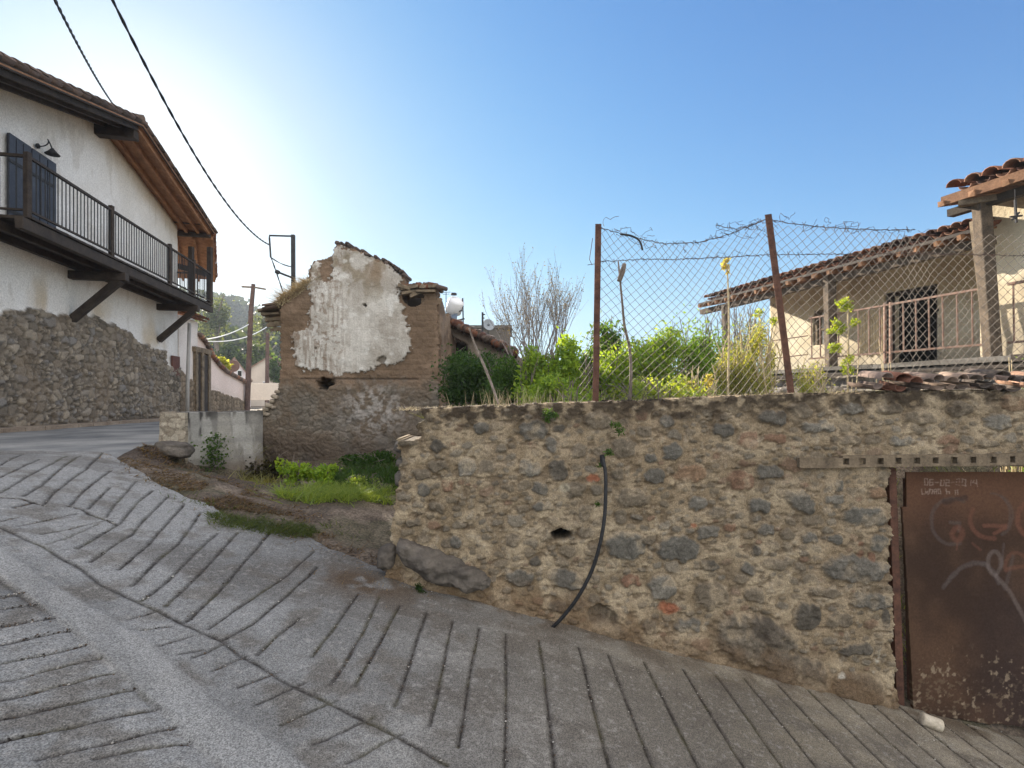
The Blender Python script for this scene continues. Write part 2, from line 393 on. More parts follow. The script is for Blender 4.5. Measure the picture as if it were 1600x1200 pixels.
def road_fields(X, Y):
    d = np.zeros_like(X); mk = np.zeros_like(X)
    xs = X[0]; ys = Y[:, 0]
    wn = .7+.6*vnoise(X*13, Y*13, 77)
    for pts, w, s in GRV:
        for (x1, y1), (x2, y2) in zip(pts[:-1], pts[1:]):
            R = .05
            i0, i1 = np.searchsorted(xs, [min(x1, x2)-R, max(x1, x2)+R]); j0, j1 = np.searchsorted(ys, [min(y1, y2)-R, max(y1, y2)+R])
            if i1 <= i0 or j1 <= j0: continue
            a = X[j0:j1, i0:i1]; b = Y[j0:j1, i0:i1]
            L2 = (x2-x1)**2+(y2-y1)**2+1e-9; t = np.clip(((a-x1)*(x2-x1)+(b-y1)*(y2-y1))/L2, 0, 1)
            D = np.hypot(a-x1-t*(x2-x1), b-y1-t*(y2-y1))
            g = np.exp(-(D/(w*wn[j0:j1, i0:i1]))**2)*s
            mk[j0:j1, i0:i1] = np.maximum(mk[j0:j1, i0:i1], g)
    up, lo = strip_dist(X, Y); e = .012*(fbm(X*6, Y*6, 3, 9)-.5)*4
    st = ss(-.02, .02, Y-lo+e*.6)*(1-ss(-.025, .012, Y-up+e))
    return mk, st
def road_z(X, Y):
    global _MK, _ST
    mk, st = road_fields(X, Y); _MK, _ST = mk, st
    up, lo = strip_dist(X, Y)
    z = gz(X, Y)+.006-.011*np.minimum(mk, 1.1)*(1-st)+st*.006
    z = z+(fbm(X*1.6, Y*1.6, 3, 6)-.5)*.03+(fbm(X*11, Y*11, 3, 16)-.5)*.007*(1-st*.7)+(vnoise(X*55, Y*55, 12)-.5)*.0035*(1-st*.7)
    z = z-.008*np.exp(-((Y-lo)/.05)**2)*(Y < lo)
    return z
def road_c(X, Y):
    mk, st = _MK, _ST
    n = fbm(X*1.1, Y*1.1, 5, 61); n2 = fbm(X*6, Y*6, 4, 71); n3 = vnoise(X*48, Y*48, 81)
    c = cmix((.185, .183, .176), (.29, .288, .278), ss(.3, .7, n))
    warm = ss(-1.4, 2.0, X)
    c = cmix(c, c*np.array([1.06, .93, .73]), warm)
    c = cmix(c, (.13, .112, .09), ss(.50, .72, n2)*.6); c = cmix(c, (.11, .098, .085), ss(.55, .66, fbm(X*.9+4, Y*1.4, 6, 65))*.45)
    c = cmix(c, (.38, .36, .33), ss(.72, .9, n3)*.4)
    c = cmix(c, (.13, .115, .10), (1-ss(.1, .3, n3))*.4)
    # faint dirt beside the wall foot
    wf = np.exp(-np.clip(4.2-Y, 0, 9)/.25)*(X > -1)*ss(.35, .6, n2)
    c = cmix(c, (.11, .075, .045), wf*.75)
    pd = np.exp(-(((X+1.15)/.35)**2+((Y-3.95)/.22)**2)); c = cmix(c, (.10, .07, .045), np.clip(pd*1.3*ss(.3, .6, n2), 0, 1))
    c = cmix(c, cmix((.26, .257, .247), (.33, .325, .31), ss(.3, .7, fbm(X*9+Y*9, Y*2-X*2, 4, 88))), st*.8)
    gcol = cmix((.026, .02, .016), (.055, .048, .024), ss(.55, .7, fbm(X*5, Y*5, 3, 99)))
    c = cmix(c, gcol, np.clip(mk*1.15, 0, 1)*(1-st*.9)*np.clip(.45+n3*.9, 0, 1))
    return c
rx = np.arange(-5.9, 4.65, .0115); ry = np.arange(1.42, 5.92, .012)
def rk(x, y): return (y < road_edge(x)+.02*(fbm(x*9, y*9, 3, 4)-.5)*3) & (np.abs(x) < y*1.08+.25)
sheet('road', rx, ry, road_z, M_road, road_c, rk)
def road2(x, y): return gz(x, y)-.012
sheet('road', np.arange(-9, 9, .25), np.arange(-8, 1.9, .2), road2, M_road, lambda x, y: np.broadcast_to(np.array([.27, .26, .24]), x.shape+(3,)).copy())
sheet('street', np.arange(-13, -3.4, .1), np.arange(4.6, 46, .15), lambda x, y: gz(x, y)+.0-.02*(1-ss(5.6, 6, y))+(fbm(x, y, 3, 4)-.5)*.03, M_asphalt, None,
      lambda x, y: (x < np.where(y < 6.4, -4.15+0*y-.25*fbm(x*3, y*3, 3, 2), np.interp(y, [6.4, 6.6, 7.4, 10.5, 30], [-4.2, -4.35, -3.75, -5.3, -10]))) & (y > road_edge(np.minimum(x, -4.2))-.06))
# ============================================================= front boundary wall
WY = 4.2
def wx(px): return (px-CX)/FF*WY
def wz(py): return (HZ-py)/FF*WY
ST_G = (.105, .105, .098); ST_B = (.098, .103, .098); ST_D = (.05, .048, .045); ST_T = (.17, .135, .095); ST_R = (.21, .085, .045); ST_O = (.27, .15, .08); ST_L = (.20, .19, .165)
stones = [  # px, py, rx, ry, tilt deg, colour, proud
(752,669,14,9,0,ST_G,1),(684,697,16,9,0,ST_D,1),(861,694,9,16,-25,ST_G,1),(873,734,14,17,0,ST_D,1),(905,703,15,11,0,ST_T,1),(874,669,10,6,10,ST_D,1),(975,700,21,16,0,ST_T,1),
(935,656,22,14,10,ST_T,1),(845,764,15,9,30,ST_G,1),(900,766,17,13,0,ST_T,1),(850,792,16,7,5,ST_G,1),(663,765,10,10,0,ST_G,1),(685,728,17,9,0,ST_T,1),(730,731,16,14,0,ST_L,1),(828,733,16,14,0,ST_L,1),
(682,794,12,8,10,ST_T,1),(648,815,14,8,-15,ST_T,1),(803,845,12,10,0,ST_T,1),(835,878,9,8,0,ST_D,1),(812,903,25,11,5,ST_G,1),(885,905,28,16,22,ST_G,1),(872,945,13,10,0,ST_D,1),(941,961,25,14,5,ST_D,-1),
(978,853,33,22,0,ST_B,1),(970,808,9,14,0,ST_T,1),(965,741,11,10,0,ST_T,1),(834,671,22,15,5,ST_G,1),(700,848,10,8,0,ST_T,1),(713,848,9,9,0,ST_G,1),(640,690,16,8,-10,ST_T,1),(700,760,10,10,0,ST_R,.5),(660,740,14,8,0,ST_T,1),
(1051,705,16,12,0,ST_B,1),(1016,715,10,8,0,ST_G,1),(1023,743,17,12,0,ST_G,1),(989,778,27,15,5,ST_T,1),(1078,739,25,13,0,ST_O,.6),(1157,752,21,17,0,ST_R,.5),(1202,738,20,12,0,ST_G,1),(1187,791,19,12,0,ST_B,1),
(1252,785,26,15,38,ST_G,1),(1197,830,14,10,0,ST_G,1),(1106,831,16,9,0,ST_L,1),(1061,857,35,20,0,ST_B,1),(1351,807,35,15,-3,ST_B,1),(1305,843,13,7,0,ST_B,1),(1264,841,12,9,0,ST_G,1),(1231,836,10,9,0,ST_T,1),
(1372,848,13,16,35,ST_B,1),(1337,889,52,21,5,ST_G,1.3),(1361,940,33,13,3,ST_G,1),(1260,962,21,20,0,ST_D,1.2),(1112,930,27,22,0,ST_T,1),(1180,930,16,13,0,ST_T,1),(1035,918,22,20,8,ST_L,1),(1110,884,14,9,0,ST_D,1),
(1170,889,14,8,25,ST_G,1),(1182,860,8,9,0,ST_D,1),(987,909,17,8,5,ST_R,.6),(1279,667,26,10,-3,ST_L,1),(1206,652,23,13,5,ST_G,1),(1252,643,18,12,15,ST_T,1),(1129,672,18,9,0,ST_G,1),(1006,674,13,9,0,ST_T,1),
(1170,686,17,15,0,ST_R,.5),(1211,684,20,9,0,ST_R,.5),(1003,650,11,8,0,ST_R,.5),(1310,759,7,9,0,ST_B,1),(1303,780,16,8,0,ST_L,1),(1371,771,18,7,0,ST_O,1),(1344,850,5,4,0,ST_R,.6),(1344,865,6,5,0,ST_R,.6),(1362,870,6,7,0,ST_R,.6),
(1313,969,22,12,0,ST_T,1),(1337,1015,27,10,-5,ST_D,1),(1047,1029,22,17,0,ST_G,1),(1013,978,14,9,0,ST_T,1),(1384,967,7,14,0,ST_D,1),(1075,975,20,11,0,ST_G,1),(1042,660,14,8,0,ST_G,1),(1015,843,12,8,0,ST_T,1),
(1120,800,14,8,-8,ST_T,1),(1215,880,26,9,0,ST_T,1),(1290,925,30,9,3,ST_T,1),(1090,785,15,11,0,ST_L,1),(1140,825,9,7,0,ST_R,.5),(1225,770,10,7,0,ST_T,1),(930,905,9,8,0,ST_T,1),(915,800,10,14,0,ST_T,1),
(1180,1000,64,38,12,(.10,.085,.068),2.0),(1240,1050,55,28,15,(.085,.07,.055),1.3),(1340,1075,40,25,10,(.12,.085,.055),1),(1200,985,30,18,35,(.075,.06,.048),1.4),(960,985,18,10,0,ST_T,1),(900,1005,16,8,10,ST_T,1),
(1390,640,20,9,0,ST_T,1),(1440,652,26,10,0,ST_T,1),(1500,640,20,12,0,ST_T,1),(1560,660,24,12,0,ST_L,1),(1330,640,24,9,0,ST_L,1),(1330,690,18,8,0,ST_T,1),(1410,690,22,7,0,ST_L,1),(1480,688,18,7,0,ST_R,.4),(1545,692,16,7,0,ST_T,1),(1585,630,18,12,0,ST_O,.4)]
fill = []
r_ = np.random.default_rng(5)
for _ in range(9000):
    x = r_.uniform(622, 1600); y = r_.uniform(645, 1100); rr = r_.choice([r_.uniform(8, 13), r_.uniform(4, 9), r_.uniform(3, 6)])
    if any(abs(x-s[0]) < s[2]+rr*1.05 and abs(y-s[1]) < s[3]+rr*.8 for s in stones) or any(abs(x-s[0]) < s[2]+rr*1.2 and abs(y-s[1]) < s[3]+rr*.75 for s in fill): continue
    c = [ST_G, ST_T, ST_T, ST_L, ST_D, ST_T, ST_T, ST_G, ST_R][r_.integers(0, 9)]
    fill.append((x, y, rr*1.25, rr*.75, r_.uniform(-25, 25), tuple(lerp(np.array(c), np.array((.25, .2, .14)), r_.uniform(.15, .6))), r_.uniform(.25, .5)))
def wall_fields(U, V):
    """U metres along the wall (=X), V height (=z)"""
    X = U; Z = V; px = CX+X/WY*FF; py = HZ-Z/WY*FF
    n1 = fbm(px/26, py/26, 4, 3); n2 = fbm(px/9, py/9, 4, 13); n3 = vnoise(px/3.2, py/3.2, 23); nb = fbm(px/120, py/90, 4, 33)
    h = (n1-.5)*.026+(n2-.5)*.016+(n3-.5)*.008+(nb-.5)*.05
    crag = ss(.56, .72, fbm(px/14, py/7, 4, 55)); h = h-crag*.011
    mort = cmix((.28, .21, .13), (.45, .355, .235), ss(.3, .68, n1))
    mort = cmix(mort, (.34, .25, .155), ss(.45, .7, nb)*.4)
    mort = cmix(mort, (.13, .09, .055), crag*.65)
    mort = cmix(mort, (.46, .40, .31), ss(.62, .8, n2)*.35)
    mort = cmix(mort, (.21, .16, .11), ss(.55, .75, fbm(px/60, py/28, 5, 91))*.4)
    c = mort.copy()
    wx_ = (fbm(px/11, py/11, 3, 43)-.5); wy_ = (fbm(px/11, py/11, 3, 53)-.5)
    xs = px[0]; ys = -py[:, 0]
    for k, s in enumerate(stones+fill):
        x0, y0, a, b, t, sc, pr = s; R = max(a, b)*1.5+4
        i0, i1 = np.searchsorted(xs, [x0-R, x0+R]); j0, j1 = np.searchsorted(ys, [-(y0+R), -(y0-R)])
        if i1 <= i0 or j1 <= j0: continue
        sl = (slice(j0, j1), slice(i0, i1)); ax = px[sl]-x0; ay = py[sl]-y0
        wa = min(1, a/16)*13
        ax = ax+wx_[sl]*wa; ay = ay+wy_[sl]*wa; th = math.radians(t)
        ex = (ax*math.cos(th)+ay*math.sin(th))/a; ey = (-ax*math.sin(th)+ay*math.cos(th))/b
        q = (np.abs(ex)**2.6+np.abs(ey)**2.6)**(1/2.6)
        ins = (1-ss(.82, 1.04, q+(n2[sl]-.5)*.35))*(1-.55*ss(.55, .72, n1[sl])); ring = np.exp(-((q-1.08)/.1)**2)
        dome = np.sqrt(np.clip(1-q*q*.85, 0, 1))
        if pr > 0:
            h[sl] = h[sl]*(1-ins*.5)+ins*pr*(.006+.022*dome*min(1, a/20)+(n2[sl]-.5)*.02)-ring*.007
        else: h[sl] = h[sl]-ins*.06
        sc = lerp(np.array(sc), np.array((.19, .155, .11)), .34); cc = sc*(.8+.45*n2[sl]+.35*(n1[sl]-.5)*2)[..., None]
        cc = cmix(cc, cc*1.7+.02, ss(.66, .8, n3[sl])*.4)
        c[sl] = cmix(c[sl], cc, ins*(.93 if pr > .5 else .78))
        c[sl] = cmix(c[sl], (.17, .12, .075), ring*.5*ss(.35, .6, n2[sl]))
    # dark mossy crust under the top, rusty dirt at the foot
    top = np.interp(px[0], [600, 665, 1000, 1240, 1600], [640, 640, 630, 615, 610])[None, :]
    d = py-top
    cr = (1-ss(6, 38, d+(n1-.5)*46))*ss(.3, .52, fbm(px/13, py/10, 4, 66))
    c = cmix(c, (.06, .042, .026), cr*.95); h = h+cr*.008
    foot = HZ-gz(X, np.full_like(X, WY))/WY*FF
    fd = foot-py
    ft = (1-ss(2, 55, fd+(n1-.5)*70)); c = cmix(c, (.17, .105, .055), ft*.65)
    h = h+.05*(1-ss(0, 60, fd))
    # white paint splashes
    for (x0, y0, a, b) in [(1371, 1025, 6, 15), (1313, 1056, 5, 9), (1366, 1048, 6, 5), (978, 873, 22, 3), (1376, 1008, 4, 7)]:
        q = np.hypot((px-x0+wx_*14)/a, (py-y0+wy_*14)/b); c = cmix(c, (.52, .48, .4), (1-ss(.5, 1.1, q))*ss(.46, .56, n2)*.8)
    for (x0, y0, a, b) in [(926, 748, 10, 8), (1083, 822, 6, 4), (1045, 950, 22, 9)]:
        q = np.hypot((px-x0+wx_*14)/a, (py-y0+wy_*14)/b); c = cmix(c, (.42, .13, .06), (1-ss(.6, 1.1, q))*.7)
    # drain hole
    q = np.hypot((px-878+wx_*6)/17, (py-836+wy_*8)/9); hole = 1-ss(.75, 1.05, q)
    q2 = np.hypot((px-893)/7, (py-768)/7)
    h = h-hole*.2; c = cmix(c, (.02, .015, .01), hole)
    c = cmix(c, (.42, .36, .26), 1-ss(.7, 1.1, np.hypot((px-882)/9, (py-762)/8)))
    return h, c
_W = {}
def wh(U, V):
    h, c = wall_fields(U, V); _W['c'] = c; return h
def wc(U, V, h): return _W['c']
wall_out = [(668,637),(655,642),(664,655),(652,662),(651,672),(656,684),(648,690),(622,686),(619,700),(624,706),(628,718),(624,733),(626,748),(618,768),(615,800),(612,830),(611,870),(600,900),(598,1300),(1900,1300),(1900,600),(1600,611),(1500,610),(1400,613),(1300,615),(1240,616),(1100,621),(1000,627),(900,629),(800,633),(740,635),(700,638)]
def wkeep(u, v):
    px = CX+u/WY*FF; py = HZ-v/WY*FF
    jx = (fbm(px/7, py/7, 3, 2)-.5)*9; jy = (fbm(px/9, py/5, 3, 4)-.5)*7
    k = inpoly(px+jx, py+jy, wall_out)
    op = (px > 1386+(fbm(py/12, px*0, 3, 7)-.5)*14+(py-730)*.035) & (py > 729) & (u < 5.25)
    base = v > gz(u, np.full_like(u, WY))-.12
    return k & ~op & base
bw = thing('boundary_wall', (1.2, 4.45, -2.1), 'long tan rubble stone wall in front of the overgrown garden, holding the rusty gate', 'wall')
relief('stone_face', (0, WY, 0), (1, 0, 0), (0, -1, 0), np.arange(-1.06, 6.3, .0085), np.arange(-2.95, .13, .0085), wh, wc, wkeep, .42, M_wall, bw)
# side return towards the ruin
relief('side_wall', (-.74, 4.66, 0), (0, 1, 0), (-1, 0, 0), np.arange(0, 5.8, .04), np.arange(-1.6, -.2, .04),
       lambda u, v: (fbm(u*4, v*4, 4, 3)-.5)*.08, lambda u, v, h: cmix((.2, .15, .1), (.4, .32, .22), ss(.3, .7, fbm(u*3, v*4, 4, 8))), None, .15, M_wall, bw)
# lintel with its square peg holes
lb = MB()
hx = [1322, 1348, 1376, 1404, 1433, 1462, 1491, 1521, 1552, 1583]
def lint(px0, px1, py0, py1, c=None):
    lb.box(P((px0+px1)/2, (py0+py1)/2, WY-.05)+Vector((0, .12, 0)), ((px1-px0)/2/FF*WY, 0, 0), (0, .12+.0, 0), (0, 0, (py1-py0)/2/FF*WY), None, .0015)
hole_w = 5
xsn = [1250]
for h_ in hx: xsn += [h_-hole_w, h_+hole_w]
xsn += [1800]
yo = lambda x: -(x-1250)*.012
for i in range(0, len(xsn)-1, 2): lint(xsn[i], xsn[i+1], 713+yo(xsn[i])+(3 if xsn[i] < 1300 else 0), 731+yo(xsn[i]))
for h_ in hx: lint(h_-hole_w, h_+hole_w, 713+yo(h_), 717+yo(h_)); lint(h_-hole_w, h_+hole_w, 727+yo(h_), 731+yo(h_))
lo_ = lb.done('lintel', M_greywood, bw)
db = MB(); db.box(P(1525, 722, WY-.03)+Vector((0, .14, 0)), (275/FF*WY, 0, 0), (0, .09, 0), (0, 0, .03)); db.done('lintel_core', M_dark, bw)
# boulders at the foot of the wall
def rock(name, pts, m, parent=None, seed=0, amp=.25, col=None, sub=3):
    """lumpy stone from a list of (centre, half sizes) blobs, merged by a remesh of one ellipsoid chain"""
    import bmesh
    bm = bmesh.new()
    c, h, rot = pts
    bmesh.ops.create_icosphere(bm, subdivisions=sub+1, radius=1)
    V = np.array([v.co[:] for v in bm.verts])
    f = np.sign(V)*np.abs(V)**.72
    n = fbm(V[:, 0]*1.7+seed*3.1, V[:, 1]*1.7+V[:, 2]*1.3, 4, seed); n2 = fbm(V[:, 2]*2.3+seed, V[:, 0]*2.1-V[:, 1]*1.9, 4, seed+3)
    f = f*(1+amp*(n+n2-1)*1.6)[:, None]*np.array(h)
    R = np.array(Matrix.Rotation(rot[1], 3, 'Y') @ Matrix.Rotation(rot[0], 3, 'Z'))
    f = f@R.T+np.array(c)
    for v, q in zip(bm.verts, f): v.co = q
    bm.verts.ensure_lookup_table(); Fc = np.array([[v.index for v in fa.verts] for fa in bm.faces]); bm.free()
    return fast(name, f, Fc, m, parent, None, True)
b1 = P(690, 884, 4.13)
def slab_rock():
    # the long bent footing stone: a chain of sections along a curve
    path = [(622, 850, 12), (640, 868, 26), (672, 887, 30), (705, 893, 27), (735, 904, 26), (757, 910, 16), (766, 912, 6)]
    N = 56; M = 40; V = []; t = np.linspace(0, len(path)-1, N)
    for i, q in enumerate(t):
        px = np.interp(q, range(len(path)), [p[0] for p in path]); py = np.interp(q, range(len(path)), [p[1] for p in path]); r = np.interp(q, range(len(path)), [p[2] for p in path])
        for k in range(M):
            a = 2*math.pi*k/M; e = r*(.9+.5*(float(fbm(q*1.6+math.cos(a)*1.4, math.sin(a)*1.7, 4, 6))-.5)*2)
            c = math.cos(a); s_ = math.sin(a); p = P(px+e*.25*s_, py-e*.85*s_, 4.17)
            V.append((p.x, 4.17-c*e/FF*4.2*1.0, p.z))
    F = [(i*M+k, i*M+(k+1) % M, (i+1)*M+(k+1) % M, (i+1)*M+k) for i in range(N-1) for k in range(M)]
    o = fast('footing_stone', V, F, M_stone, None, None, True); return o
tag(slab_rock(), 'long bent grey boulder at the left foot of the rubble wall', 'boulder')
tag(rock('boulder', ((P(606, 868, 4.2)), (.075, .09, .10), (0, .2)), M_stone, None, 5, sub=2), 'small rounded grey stone at the corner of the wall, left of the long bent boulder', 'boulder')
tag(rock('boulder', ((P(575, 905, 4.3)), (.10, .09, .04), (0, .1)), M_ground, None, 15, sub=2), 'low earthy lump on the verge just left of the wall foot', 'stone')
tag(rock('boulder', ((P(272, 702, 6.3)), (.20, .17, .10), (0, .1)), M_stone, None, 8), 'squat brown grey boulder lying at the street end of the concrete wall', 'boulder')
# quoin stones at the ragged left end of the wall
for i, (x, y, a, b, lbl) in enumerate([(640, 697, 23, 11, 'flat projecting stone'), (634, 722, 14, 9, 'square stone'), (630, 747, 12, 13, 'tall stone')]):
    rock('quoin_stone', (P(x, y, 4.36), (a/FF*4.2, .12, b/FF*4.2), (0, 0)), M_stone, bw, 20+i, .12)
# ============================================================= gate
gt = thing('metal_gate', (4.2, 4.42, -2.7), 'brown rusty sheet metal gate with faded scrawls under the wooden lintel', 'gate')
GY = 4.36
def gpx(px): return (px-CX)/FF*GY
strokes = []
def arc(cx, cy, rx, ry, a0, a1, n=24): return [(cx+rx*math.cos(math.radians(a0+(a1-a0)*i/n)), cy+ry*math.sin(math.radians(a0+(a1-a0)*i/n))) for i in range(n+1)]
GREY = (.105, .085, .08); ORA = (.17, .075, .05); PALE = (.17, .135, .12)
strokes += [(arc(1490, 815, 34, 36, -60, -290), 2.6, GREY, .55), ([(1478, 785), (1500, 780), (1510, 778)], 4, (.05, .035, .03), .8), ([(1486, 816), (1502, 818), (1500, 830)], 2.5, GREY, .6)]
strokes += [(arc(1550, 812, 32, 30, -150, -280), 3.2, ORA, .7), ([(1540, 822), (1576, 822), (1556, 834)], 2.6, ORA, .85), (arc(1552, 806, 32, 34, -60, 60), 2.2, GREY, .5), (arc(1550, 806, 30, 35, -90, 30), 1.6, GREY, .5)]
strokes += [(arc(1616, 812, 24, 28, -110, -260), 3.4, ORA, .8), (arc(1498, 835, 8, 10, 0, 330), 4, ORA, .6), ([(1498, 845), (1497, 860)], 1.3, ORA, .5), ([(1522, 850), (1534, 860)], 2, ORA, .5)]
strokes += [([(1475, 918), (1485, 903), (1502, 889), (1522, 880), (1542, 882), (1556, 896), (1563, 912)], 3.2, GREY, .75), (arc(1556, 880, 10, 18, 0, 360), 3, PALE, .6), ([(1558, 900), (1580, 925), (1600, 962), (1612, 985)], 3, PALE, .65)]
strokes += [(arc(1590, 885, 18, 20, -200, 20), 2.6, ORA, .5), ([(1585, 870), (1578, 900), (1572, 920)], 2.6, GREY, .5), ([(1576, 890), (1600, 886)], 3, ORA, .6), ([(1570, 850), (1566, 890)], 2, GREY, .5)]
# scratched figures near the top of the gate: fine pale strokes in the rust
rs = random.Random(4)
SEG = {'0': 'abcdef', '2': 'abged', '1': 'bc', '4': 'fgbc', '6': 'afgcde', '-': 'g', 'V': 'fed', 'N': 'efabc', 'O': 'abcdef', 'A': 'efabcg', 'X': 'fgce', ' ': ''}
SP = {'a': ((0, 1), (1, 1)), 'b': ((1, 1), (1, .5)), 'c': ((1, .5), (1, 0)), 'd': ((0, 0), (1, 0)), 'e': ((0, 0), (0, .5)), 'f': ((0, .5), (0, 1)), 'g': ((0, .5), (1, .5))}
def scratch(txt, px, py, s):
    for ch in txt:
        for k in SEG[ch]:
            (a, b), (c, d) = SP[k]; strokes.append(([(px+a*s*.55+rs.uniform(-.6, .6), py-b*s+rs.uniform(-.6, .6)), (px+c*s*.55+rs.uniform(-.6, .6), py-d*s+rs.uniform(-.6, .6))], .75, (.30, .22, .18), .9))
        px += s*.95; py += rs.uniform(-.6, .5)
scratch('06-02-2014', 1446, 758, 9); scratch('VXNAO X N', 1441, 772, 7)
def gate_c(U, V, h):
    px = CX+U/GY*FF; py = HZ-V/GY*FF
    n = fbm(px/70, py/70, 5, 3); n2 = fbm(px/14, py/14, 4, 9)
    c = cmix((.047, .028, .020), (.09, .052, .033), ss(.3, .72, n))
    c = cmix(c, (.18, .085, .05), (1-ss(745, 860, py))*.45)
    c = cmix(c, (.045, .032, .030), ss(850, 1000, py)*ss(1480, 1600, px)*.6)
    wxx = (fbm(px/9, py/9, 3, 4)-.5)*3
    for pts, w, col, al in strokes:
        D = np.full(px.shape, 99.)
        for (x1, y1), (x2, y2) in zip(pts[:-1], pts[1:]):
            L2 = (x2-x1)**2+(y2-y1)**2+1e-6; t = np.clip(((px-x1)*(x2-x1)+(py-y1)*(y2-y1))/L2, 0, 1)
            D = np.minimum(D, np.hypot(px-x1-t*(x2-x1)+wxx, py-y1-t*(y2-y1)+wxx))
        c = cmix(c, col, (1-ss(w*.4, w*1.7, D))*al*(.55+.45*n2))
    lowp = ss(1020, 1100, py+(n-.5)*60)
    sp = ss(.6, .7, fbm(px/6, py/5, 4, 19)); c = cmix(c, (.19, .14, .095), sp*lowp*.5)
    sp2 = ss(.68, .76, fbm(px/8, py/9, 4, 29))*ss(1000, 1050, py); c = cmix(c, (.30, .23, .16), sp2*.7)
    return c
def gkeep(u, v):
    px = CX+u/GY*FF; py = HZ-v/GY*FF
    left = np.where(py < 792, 1413.5, 1407.+(py-800)*.05)
    return (px > left+2) & (py < 1112+(px-1412)*.14+(fbm(px/20, px*0, 2, 5)-.5)*5) & (py > 738)
relief('gate_leaf', (0, GY, 0), (1, 0, 0), (0, -1, 0), np.arange(gpx(1404), 5.2, .0058), np.arange(-2.95, -.62, .0058),
       lambda u, v: .02*np.sin(u*3+v)+.006*(fbm(u*4, v*4, 3, 2)-.5), gate_c, gkeep, .012, M_gate, gt)
m_ = MB(); m_.beam(P(1391, 731, GY-.04), P(1405, 1122, GY-.04), .062, .05, (0, 1, 0)); m_.done('gate_post', M_rust, gt)
m_ = MB(); m_.beam((3.38, GY+.03, -.68), (5.2, GY+.03, -.68), .03, .04); m_.beam((3.42, GY+.03, -2.5), (5.2, GY+.03, -2.5), .03, .04); m_.beam((3.38, GY+.03, -.7), (3.42, GY+.03, -2.6), .04, .03, (0, 1, 0)); m_.done('gate_frame', M_rust, gt)
# black pipe drooping from the wall
hp = [(941, 716), (945, 740), (947.5, 775), (945, 810), (938, 850), (926, 890), (905, 930), (880, 962), (860, 984), (847, 996)]
def smooth_path(p, n=6):
    out = []; p = [Vector(q) for q in p]
    for i in range(len(p)-1):
        a = p[max(i-1, 0)]; b = p[i]; c = p[i+1]; d = p[min(i+2, len(p)-1)]
        for k in range(n):
            t = k/n; out.append(.5*((2*b)+(-a+c)*t+(2*a-5*b+4*c-d)*t*t+(-a+3*b-3*c+d)*t*t*t))
    out.append(p[-1]); return out
pp = [P(x, y, 4.08-.10*math.sin(math.pi*i/9)) for i, (x, y) in enumerate(hp)]
ht = thing('drain_hose', P(847, 996, 4.1), 'black hose hanging in a long curve down the face of the rubble wall', 'hose')
m_ = MB(); m_.tube([P(941, 713, 4.3)]+smooth_path([p+Vector((random.uniform(-.008, .008), 0, random.uniform(-.008, .008))) for p in pp], 5), .0145, 10); m_.done('hose', M_pipe, ht, True)
m_ = MB(); m_.tube([P(941, 712, 4.12), P(942, 728, 4.07)], .021, 10); m_.done('hose_collar', M_pipe, ht, True)
# white can at the gate foot
cn = MB(); c0 = Vector((3.22, 4.03, -2.53)); c1 = Vector((3.35, 3.99, -2.567))
cn.tube([c0+(c1-c0)*t for t in (0, .04, .08, .5, .92, .96, 1)], [.035, .045, .047, .047, .047, .045, .035], 16)
tag(cn.done('plastic_pot', material('cream_plastic', (.45, .38, .28), (.6, .53, .42), 20, .6, .1), None, True), 'small cream coloured round pot lying on its side at the foot of the rusty gate', 'pot')
# ============================================================= roofs of half-round tiles
T_R = [(.20, .075, .04), (.26, .11, .06), (.15, .065, .045), (.30, .16, .10), (.11, .06, .045)]
T_B = [(.12, .085, .065), (.16, .11, .085), (.09, .065, .05), (.20, .14, .11)]
def tiles(name, O, A, S, na, ns, pal, parent, wa=.17, ls=.36, r=None, seed=0, skew=.006):
    """O corner on the eave, A unit along the eave, S unit up the slope; convex cover tiles over concave channels"""
    rr = random.Random(seed); O = Vector(O); A = Vector(A).normalized(); S = Vector(S).normalized(); N = A.cross(S).normalized()
    if N.z < 0: N = -N
    mb = MB(); r = r or wa*.42
    for i in range(na):
        for cover in (0, 1):
            for j in range(ns):
                c = rr.choice(pal); k = rr.uniform(.75, 1.15); c = tuple(q*k for q in c)
                base = O+A*((i+.5*cover)*wa+rr.uniform(-skew, skew))+S*(j*ls*.86+rr.uniform(-.015, .015)+(0 if cover else .02))+N*(.045*cover+rr.uniform(-.004, .004))
                vs = []; n = 6
                for e in (0, 1):
                    R = r*(1.05 if (e == 0) == bool(cover) else .86); lift = (.018 if e == 0 else 0)
                    for th in (1., .84):
                        for q in range(n+1):
                            a = math.pi*q/n; y = math.sin(a)*R*th*.8
                            vs.append(base+A*math.cos(a)*R*th+N*((y if cover else -y)+lift)+S*(ls*e))
                fs = []; m = n+1
                for q in range(n):
                    fs.append((q, q+1, 2*m+q+1, 2*m+q)); fs.append((m+q, 3*m+q, 3*m+q+1, m+q+1)); fs.append((q, m+q, m+q+1, q+1)); fs.append((2*m+q, 2*m+q+1, 3*m+q+1, 3*m+q))
                mb.add(vs, fs, c)
    return mb.done(name, M_tile, parent, True, True)
